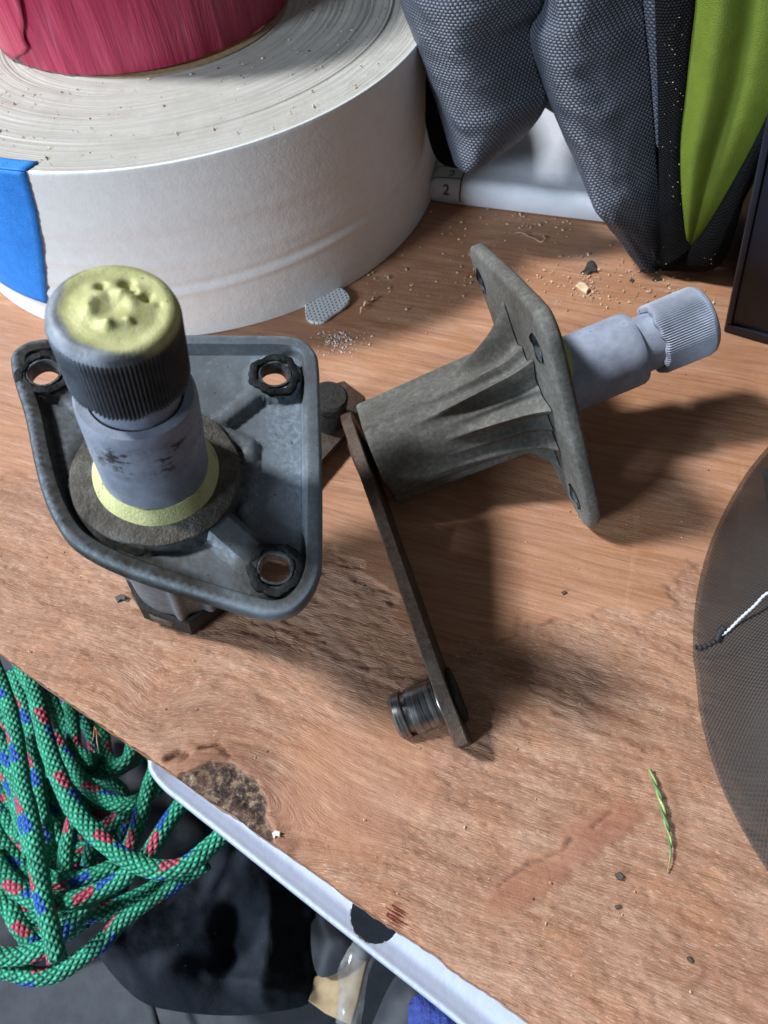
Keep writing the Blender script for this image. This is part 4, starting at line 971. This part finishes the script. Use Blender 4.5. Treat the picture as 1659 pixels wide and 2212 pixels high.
ST = [
 ([(60, -60), (90, 130), (150, 250), (205, 470), (250, 600), (330, 770), (450, 900), (560, 980), (680, 1022), (800, 1008), (900, 935), (990, 850), (1060, 760)], -6.2),
 ([(-60, 60), (0, 200), (50, 350), (80, 520), (100, 660), (130, 780), (150, 900), (175, 1060), (195, 1180), (225, 1300), (250, 1420)], -6.8),
 ([(-60, 380), (20, 500), (70, 620), (105, 720), (118, 830), (140, 960)], -7.4),
 ([(-60, 800), (30, 940), (110, 1020), (210, 1062), (320, 1068), (430, 1040), (520, 1000)], -7.8),
 ([(520, 1000), (575, 900), (615, 780), (650, 660), (680, 560), (640, 440)], -8.3),
 ([(-50, 950), (50, 1080), (120, 1140), (210, 1175), (330, 1152), (450, 1108), (560, 1040), (650, 950), (730, 820), (800, 720), (840, 600)], -7.3),
 ([(-60, 1060), (60, 1180), (150, 1225), (330, 1225), (480, 1195), (650, 1115), (790, 1030), (880, 960)], -8.6),
 ([(-80, 1390), (60, 1402), (180, 1372), (250, 1320), (330, 1235), (420, 1130)], -7.6),
 ([(-80, 1430), (60, 1468), (160, 1488), (250, 1472), (350, 1410), (450, 1332), (545, 1230), (700, 1120), (830, 1035), (900, 985)], -8.2),
 ([(230, 430), (300, 560), (370, 650), (450, 712), (540, 742), (630, 710), (700, 650), (745, 560)], -9.0),
 ([(300, 180), (310, 300), (320, 420), (330, 500), (420, 560)], -9.5),
 ([(420, 300), (445, 420), (460, 520), (500, 570), (560, 540), (580, 440), (560, 360)], -9.8),
 ([(340, 560), (400, 590), (470, 600), (540, 570), (610, 520), (640, 420)], -10.4),
 ([(285, 1040), (290, 940), (310, 840), (340, 760)], -9.2),
 ([(380, 1010), (405, 920), (440, 860), (520, 790), (600, 720)], -9.4),
 ([(-40, 1160), (40, 1190), (80, 1260), (125, 1330), (180, 1400)], -8.4),
 ([(180, 150), (230, 300), (300, 470), (350, 620), (430, 700)], -10),
 ([(-50, 240), (20, 380), (60, 560), (95, 760), (90, 900)], -9.2),
 ([(0, 560), (60, 680), (90, 800), (130, 900), (230, 980), (350, 990)], -9.4),
 ([(190, 640), (220, 720), (290, 790), (390, 860), (470, 960)], -9.8),
 ([(120, 540), (170, 700), (200, 850), (220, 1000), (250, 1150), (280, 1260)], -9.4),
 ([(60, 160), (110, 330), (150, 500), (170, 700), (190, 820)], -8.9),
 ([(100, 1230), (180, 1260), (280, 1270), (380, 1240)], -9.2),
 ([(-60, 700), (40, 830), (120, 920), (200, 950), (330, 940), (460, 900)], -10.2),
 ([(60, 1110), (100, 1180), (200, 1290), (300, 1290), (420, 1180), (520, 1100)], -9.9),
]
for pts, z in ST: strand(pts, z)
rr_ = random.Random(5)
for k in range(16):
    cx_, cy_ = rr_.uniform(-50, 420), rr_.uniform(250, 1150); a0 = rr_.uniform(0, 6.28); ax, ay = rr_.uniform(160, 380), rr_.uniform(200, 420); til = rr_.uniform(.3, 1.2)
    pts = []
    for t in np.linspace(0, rr_.uniform(2.5, 4.5), 9):
        x_, y_ = ax*math.cos(a0+t), ay*math.sin(a0+t); pts.append((cx_+x_*math.cos(til)-y_*math.sin(til)*.4, cy_+x_*math.sin(til)*.6+y_*math.cos(til)))
    pts = [(min(a, 560-rr_.uniform(0, 30)) , min(b, 1250)) for a, b in pts]
    strand(pts, -11.2-rr_.uniform(0, 1.2))

# ------------------------------------------------------------------ BLACK CLOTH BAG below
def blob_sheet(name, poly, zc, fz, mat, parent=None, res=.14, org=(0, 0, 0), edge_drop=1.2):
    P = np.array([at(a, b, zc)[:2] for a, b in poly]); P = catmull(P, 6, True)
    xs = np.arange(P[:, 0].min(), P[:, 0].max(), res); ys = np.arange(P[:, 1].min(), P[:, 1].max(), res)
    G = np.array([(x, y) for x in xs for y in ys]); G = G[inside(G, P)]; G = G[poly_dist(G, P) > res*.5]
    co = [tuple(p) for p in P]+[tuple(p) for p in G]
    vs, es, fs, *_ = delaunay_2d_cdt([Vector(c) for c in co], [(i, (i+1) % len(P)) for i in range(len(P))], [], 1, 1e-5)
    Qv = np.array([tuple(v) for v in vs]); dd = poly_dist(Qv, P)
    z = zc+fz(Qv)-edge_drop*(1-np.clip(dd/1.0, 0, 1))**2
    tr = []
    for f in fs:
        f = list(f); a, b, c = Qv[f[0]], Qv[f[1]], Qv[f[2]]
        if (b[0]-a[0])*(c[1]-a[1])-(b[1]-a[1])*(c[0]-a[0]) < 0: f = f[::-1]
        tr.append(tuple(f))
    o = mesh_obj(name, np.c_[Qv, z]-np.array(org), tr, mat, parent)
    return o
w = NT('black_fabric', rough=.85, spec=.2)
mat_cloth = w.fin(w.mix(w.ramp(w.voro(1.2), [(.02, .6), (.035, 0)]), w.ramp(w.noise(1.2, 4), [(.3, (.008, .011, .018)), (.7, (.016, .021, .031))]), (.35, .32, .28)), normal=w.bump(w.math('ADD', w.noise(30, 3), w.math('MULTIPLY', w.noise(2.2, 4), 3)), .05, .5))
ridges = [((-3.8, 1.5), (-5.2, .3), .5, .9), ((-3.2, .9), (-3.0, -.3), .35, .9), ((-5.4, 2.2), (-6.6, .8), .6, .7), ((-2.4, .9), (-2.7, -.1), .16, .55), ((-4.6, 1.6), (-4.4, -.4), .3, .5)]
sc12 = 1.0
def folds(Qv):
    z = 0
    for A, B, wd, h in [((-6.0, 4.4), (-8.4, 1.6), .8, 1.2), ((-5.2, 3.2), (-5.6, .4), .5, 1.1), ((-4.1, 2.6), (-3.6, .6), .22, .9), ((-3.7, 2.5), (-3.1, .8), .18, .7), ((-7.2, 1.2), (-5.0, .7), .25, .5), ((-4.9, 2.4), (-4.6, 1.0), .2, -.6), ((-6.6, 3.0), (-6.9, 1.0), .35, -.5)]:
        z = z+.7*h*np.exp(-(seg_dist(Qv, A, B)/wd)**1.5)
    return z-.22*np.abs(2*fbm(Qv[:, 0]*.55+Qv[:, 1]*.25, Qv[:, 1]*.3+4, 3)-1)-.10*np.abs(2*fbm(Qv[:, 0]*1.3, Qv[:, 1]*1.1+9, 2)-1)+.5*(fbm(Qv[:, 0]*.5, Qv[:, 1]*.5, 3)-.5)+.15*(fbm(Qv[:, 0]*1.5, Qv[:, 1]*1.5, 3)-.5)
cl = blob_sheet('cloth_bag', Z4([(880, 860), (700, 1080), (560, 1190), (440, 1280), (330, 1310), (390, 1420), (470, 1520), (560, 1600), (700, 1640), (930, 1662), (1130, 1650), (1330, 1600), (1360, 1450), (1360, 1250), (1500, 1200), (1500, 900)]), -11.5, folds, mat_cloth, res=.11)
tag(cl, 'black cloth bag slumped under the green rope below the worktop', 'bag')
gr = blob_sheet('fabric_bundle', Z4([(-200, 200), (500, 150), (900, 700), (900, 900), (700, 1150), (300, 1350), (-200, 1300)]), -14.5, lambda q: .8*(fbm(q[:, 0]*.6, q[:, 1]*.6, 3)-.5), mat_dark, res=.3)
tag(gr, 'dark fabric bundle lying beneath the green rope', 'fabric')
# strap lying on the floor
V, Fc, _ = tube(np.array([at(*Z4([p])[0], -15.5) for p in [(640, 1580), (665, 1640), (690, 1720)]]), .12, 10); o = mesh_obj('strap', V, Fc, mat_dark); tag(o, 'short black strap poking out below the cloth bag', 'strap')
# wood shaving on the bag
q0 = at(452, 2166, -11.5)
# cardboard scrap and clear plastic
cp = [at(a, b, -12.5) for a, b in Z4([(1345, 1595), (1372, 1490), (1400, 1478), (1520, 1400), (1600, 1420), (1560, 1600), (1530, 1700), (1420, 1650)])]
w = NT('tan_card', rough=.7); mat_tan = w.fin(w.ramp(w.noise(3, 4), [(.3, (.30, .22, .12)), (.7, (.42, .32, .19))]))
V, Fc = prism(np.array([p[:2] for p in cp]), -12.8, -12.4, .04); o = mesh_obj('cardboard_box', V, Fc, mat_tan, smooth=False); tag(o, 'corner of a tan cardboard box beside the black cloth bag', 'cardboard box')
w = NT('clear_plastic', rough=.15); w.b.inputs['Transmission Weight'].default_value = .0
w.put(w.b.inputs['Base Color'], (.35, .37, .40)); gl = w.n('ShaderNodeBsdfTransparent'); ms = w.n('ShaderNodeMixShader'); w.put(ms.inputs[0], w.ramp(w.noise(1.4, 3), [(.4, .15), (.7, .6)])); w.link(gl.outputs[0], ms.inputs[1]); w.link(w.b.outputs[0], ms.inputs[2]); w.link(ms.outputs[0], w.out.inputs[0])
V, Fc, _ = tube(np.array([at(*Z4([p])[0], -12.1) for p in [(1600, 1340), (1555, 1400), (1535, 1480), (1530, 1600), (1515, 1700)]]), [.5, .55, .5, .42, .4], 20); o = mesh_obj('plastic_wrap', V, Fc, w.m); tag(o, 'crumpled clear plastic wrap lying on the tan cardboard', 'plastic wrap')
w = NT('blue_cloth', rough=.7); mat_bl = w.fin(w.ramp(w.noise(5, 4), [(.3, (.008, .020, .14)), (.7, (.016, .045, .28))]), normal=w.bump(w.noise(4, 4), .2, .8))
bl = blob_sheet('blue_cloth', [(880, 2180), (900, 2150), (935, 2145), (985, 2170), (1060, 2230), (1000, 2300), (900, 2290)], -9, lambda q: .3*fbm(q[:, 0]*2, q[:, 1]*2, 3), mat_bl, res=.12, edge_drop=.5); tag(bl, 'bright blue cloth under the white rail', 'cloth')
w = NT('slate_fabric', rough=.7); mat_sl = w.fin(w.ramp(w.noise(1.5, 4), [(.3, (.020, .026, .036)), (.7, (.034, .042, .055))]))
gb = blob_sheet('grey_pad', Z4([(1370, 1480), (1340, 1250), (1400, 1180), (1500, 1250), (1560, 1330), (1500, 1440)]), -11.4, lambda q: .3*(fbm(q[:, 0], q[:, 1], 3)-.5), mat_sl, res=.15, edge_drop=.6); tag(gb, 'dark slate pad between the black cloth bag and the rail', 'pad')
bw = blob_sheet('grey_sack', [(800, 2212), (870, 2090), (960, 2130), (1010, 2300), (900, 2400), (760, 2340)], -11.0, lambda q: .5*(fbm(q[:, 0], q[:, 1], 3)-.5), mat_sl, res=.15, edge_drop=.8); tag(bw, 'dark slate sack right of the cardboard box', 'sack')

# ------------------------------------------------------------------ SMALL THINGS ON THE WORKTOP
# green stalk
P = np.array([at(x, y, .07) for x, y in [(1404, 1661), (1414, 1692), (1425, 1725), (1434, 1765), (1443, 1800), (1448, 1835), (1446, 1862), (1440, 1885)]])
C3 = resample(catmull(P, 8), 90); C3[:, 2] = .07+.05*np.sin(np.linspace(0, np.pi, 90))
st = thing('grass_stalk', 'twisted green grass stalk lying on the bare worktop', 'grass stalk', tuple(C3[0]))
w = NT('stalk_green', rough=.6); mat_st = w.fin(w.ramp(w.noise(5, 3), [(.3, (.12, .20, .05)), (.7, (.36, .45, .16))]))
w = NT('stalk_dark', rough=.6); mat_st2 = w.fin((.08, .17, .07))
tt = np.linspace(0, 1, 90); rad_ = .010+.032*np.sin(np.pi*np.clip(tt*1.0+.12, 0, 1))**.7
T = np.gradient(C3, axis=0); T /= np.linalg.norm(T, axis=1)[:, None]; sdv = np.cross(T, [0, 0, 1.0]); upv_ = np.cross(sdv, T)
for k, m in ((0, mat_st), (math.pi, mat_st2)):
    a = tt*22+k; H = C3+(np.cos(a)*rad_*.6)[:, None]*sdv+(np.sin(a)*rad_*.6)[:, None]*upv_
    V, Fc, _ = tube(H, rad_*.72, 8); mesh_obj('blade', V-C3[0], Fc, m, st)
# gauze chip with diamond dimples
P = np.array([at(x, y, 0)[:2] for x, y in [(660, 672), (664, 655), (690, 640), (722, 630), (738, 628), (752, 640), (757, 655), (742, 672), (722, 684), (700, 700), (680, 702), (664, 695)]])
Pc = P.mean(0); P = catmull(P, 3, True)
w = NT('gauze', rough=.6); uvx = w.co(); a_, b_, _ = w.sep(w.scale(uvx, (1, 1, 1), rot=(0, 0, R(20))))
g1 = w.math('SINE', w.math('MULTIPLY', w.math('ADD', a_, w.math('MULTIPLY', b_, .6)), 42)); g2 = w.math('SINE', w.math('MULTIPLY', w.math('SUBTRACT', a_, w.math('MULTIPLY', b_, .6)), 42))
gm = w.math('MULTIPLY', w.ramp(g1, [(.0, 0), (.5, 1)]), w.ramp(g2, [(0, 0), (.5, 1)]))
mat_gz = w.fin(w.mix(gm, (.62, .63, .65), (.22, .22, .23)), normal=w.bump(gm, .04, -1.0 if False else 1.0))
V, Fc = prism(P-Pc, .0, .11, .03); V[:, 2] += .05*np.maximum(0, V[:, 0]); o = mesh_obj('gauze_scrap', V, Fc, mat_gz, smooth=False, loc=(*Pc, 0.0)); tag(o, 'small grey dimpled plastic scrap beside the foot of the white tape roll', 'scrap')
# bits and curls
w = NT('shaving_wood', rough=.7); mat_shav = w.fin(w.ramp(w.noise(4, 3), [(.3, (.52, .36, .20)), (.7, (.70, .55, .36))]))
w = NT('sawdust_pale', rough=.8); mat_dust = w.fin(w.ramp(w.noise(2.5, 2), [(.3, (.45, .30, .17)), (.7, (.72, .60, .42))]))
w = NT('white_powder', rough=.8); mat_pow = w.fin((.72, .70, .70))
w = NT('black_flake', rough=.6); mat_flk = w.fin(w.ramp(w.noise(9, 3), [(.3, (.010, .008, .007)), (.7, (.045, .03, .022))]))
def curl(pts, wd, label, h=.05):
    P = np.array([at(x, y, .03) for x, y in pts]); C = resample(catmull(P, 8), 50); C[:, 2] = .03+h*np.abs(np.sin(np.linspace(0, 3*np.pi, 50)))
    T = np.gradient(C, axis=0); T /= np.linalg.norm(T, axis=1)[:, None]; s_ = np.cross(T, [0, 0, 1.0])
    ww = wd*np.sin(np.linspace(.25, np.pi-.1, 50))
    tilt = np.sin(np.linspace(0, 5, 50))
    V = np.stack([C-s_*ww[:, None]/2, C+s_*ww[:, None]/2+np.array([0, 0, 1])*(.04*tilt)[:, None]], 1).reshape(-1, 3)
    o = mesh_obj('wood_shaving', V-C[0], grid_faces(50, 2), mat_shav, loc=tuple(C[0])); so = o.modifiers.new('t', 'SOLIDIFY'); so.thickness = .00012
    tag(o, label, 'wood shaving', 'curled wood shavings'); return o
curl([(1113, 503), (1130, 507), (1150, 516), (1168, 522), (1178, 518), (1174, 508)], .06, 'pale curled wood shaving lying below the white carton')
curl([(778, 678), (785, 664), (797, 652), (806, 650), (812, 642)], .09, 'curled wood shaving beside the grey dimpled scrap', .12)
curl([(1318, 742), (1330, 738)], .04, 'tiny wood shaving beside the grey stem of the lying spindle')
def flake(poly, h, m, name, label, cat='flake', z0=0.0):
    P = np.array([at(x, y, z0)[:2] for x, y in poly]); c = P.mean(0); V, Fc = prism(P-c, 0, h, h*.25)
    V[:, 2] += .04*np.sin(V[:, 0]*9)
    o = mesh_obj(name, V, Fc, m, smooth=False, loc=(*c, z0-.02)); tag(o, label, cat); return o
flake([(1254, 590), (1262, 583), (1268, 570), (1277, 566), (1285, 572), (1286, 583), (1289, 590), (1279, 589), (1270, 594), (1262, 590)], .09, mat_flk, 'black_flake', 'jagged black flake between the lying spindle and the bag')
flake([(1404, 604), (1412, 602), (1418, 598), (1426, 600), (1428, 606), (1420, 607), (1412, 609)], .05, mat_flk, 'black_flake', 'thin black flake just below the bag binding')
flake([(1358, 606), (1364, 602), (1370, 606), (1366, 611)], .04, mat_flk, 'black_flake', 'small black speck left of the thin flake below the bag')
flake([(1212, 1279), (1220, 1276), (1224, 1281), (1217, 1286)], .06, mat_flk, 'black_crumb', 'lone black crumb in the soft shadow of the standing spindle', 'crumb')
flake([(1328, 1888), (1338, 1883), (1347, 1893), (1344, 1902), (1334, 1900)], .05, mat_flk, 'black_crumb', 'largest dark crumb left of the grass stalk tip', 'crumb')
flake([(1483, 2068), (1490, 2066), (1497, 2076), (1494, 2081), (1486, 2076)], .05, mat_flk, 'black_crumb', 'dark crumb low on the bare worktop below the grass stalk', 'crumb')
flake([(1328, 1957), (1338, 1954), (1341, 1960), (1332, 1965)], .05, mat_flk, 'black_crumb', 'small dark crumb just below the largest dark crumb', 'crumb')
flake([(247, 1289), (262, 1284), (275, 1290), (272, 1298), (262, 1296), (254, 1302)], .06, mat_flk, 'black_crumb', 'dark crumb left of the black foot of the standing spindle', 'crumb')
flake([(588, 1800), (596, 1794), (607, 1798), (606, 1808), (597, 1806), (593, 1812)], .08, mat_pow, 'white_chip', 'white chip lodged beside the dark knot at the board edge', 'chip')
flake([(1243, 618), (1250, 612), (1262, 616), (1272, 628), (1266, 636), (1256, 628)], .10, mat_dust, 'wood_crumb', 'pale wood crumb nearest above the lying spindle neck', 'crumb')
flake([(560, 402), (568, 396), (575, 402), (574, 410), (565, 412)], .08, mat_dust, 'wood_crumb', 'pale wood crumb stuck on the white tape wall', 'crumb') if False else None
def crumbs(n, pick, smin, smax, m, name, parent=None, org=(0, 0, 0)):
    V = []; Fc = []; k = 0; tries = 0
    while k < n and tries < n*20:
        tries += 1; p = pick()
        if p is None: continue
        s = random.uniform(smin, smax)*random.uniform(.4, 1); o = len(V); a = random.uniform(0, 6.28); el = random.uniform(.4, 1.6)
        for q in ((1, 0, .1), (.2, .8, .05), (-.9, .1, .0), (-.1, -.7, .1), (.1, .1, .9), (0, 0, -.3)):
            x = q[0]*s*el; y = q[1]*s/el**.5; V.append((p[0]+x*math.cos(a)-y*math.sin(a)-org[0], p[1]+x*math.sin(a)+y*math.cos(a)-org[1], p[2]+q[2]*s*.8-org[2]))
        for i in range(4): j = (i+1) % 4; Fc += [(o+i, o+j, o+4), (o+j, o+i, o+5)]
        k += 1
    ob = mesh_obj(name, V, Fc, m, parent, smooth=False); tag(ob, kind='stuff'); return ob
clus = [(1180, 590, 60, 22), (1265, 625, 25, 18), (1420, 570, 40, 25), (1350, 600, 60, 40), (1050, 470, 80, 30), (1160, 470, 50, 20), (860, 590, 60, 40), (1460, 640, 50, 25), (1230, 570, 90, 30), (1540, 470, 20, 20), (1000, 560, 60, 60), (1290, 640, 50, 30)]
def pick_top():
    c = random.choice(clus); x, y = random.gauss(c[0], c[2]), random.gauss(c[1], c[3])
    if not (640 < x < 1600 and 440 < y < 760): return None
    p = at(x, y, 0)
    if math.hypot(p[0]-TX, p[1]-TY) < TR_+.1: return None
    return (p[0], p[1], .02)
d1_ = crumbs(420, pick_top, .03, .085, mat_dust, 'sawdust'); d1_['label'] = 'pale sawdust crumbs scattered before the bag and tape roll'
def pick_all():
    x, y = random.uniform(0, 1500), random.uniform(1000, 2150); p = at(x, y, 0)
    if (p[:2]-e0)@en < .3: return None
    return (p[0], p[1], .01)
crumbs(70, pick_all, .015, .04, mat_dust, 'sawdust')['label'] = 'sparse pale specks over the front of the worktop'
def pick_pow():
    x, y = random.gauss(735, 28), random.gauss(738, 14)
    if y < 712: return None
    p = at(x, y, 0); return (p[0], p[1], .01)
crumbs(200, pick_pow, .012, .05, mat_pow, 'white_dust')['label'] = 'white powder trail below the grey dimpled scrap'
crumbs(45, pick_bind, .010, .028, mat_dust, 'binding_dust', bag, (9.8, 18.6, 0))
def pick_roll():
    a = random.uniform(-2.6, 0.2); r = random.uniform(TC+.2, TR_-.2); p = (TX+r*math.cos(a), TY+r*math.sin(a), TH+.03)
    return p
crumbs(170, pick_roll, .02, .07, mat_dust, 'roll_sawdust')['label'] = 'pale sawdust lying on the side of the white tape roll'
crumbs(70, pick_roll, .02, .06, mat_flk, 'roll_grit')['label'] = 'dark grit lying on the side of the white tape roll'
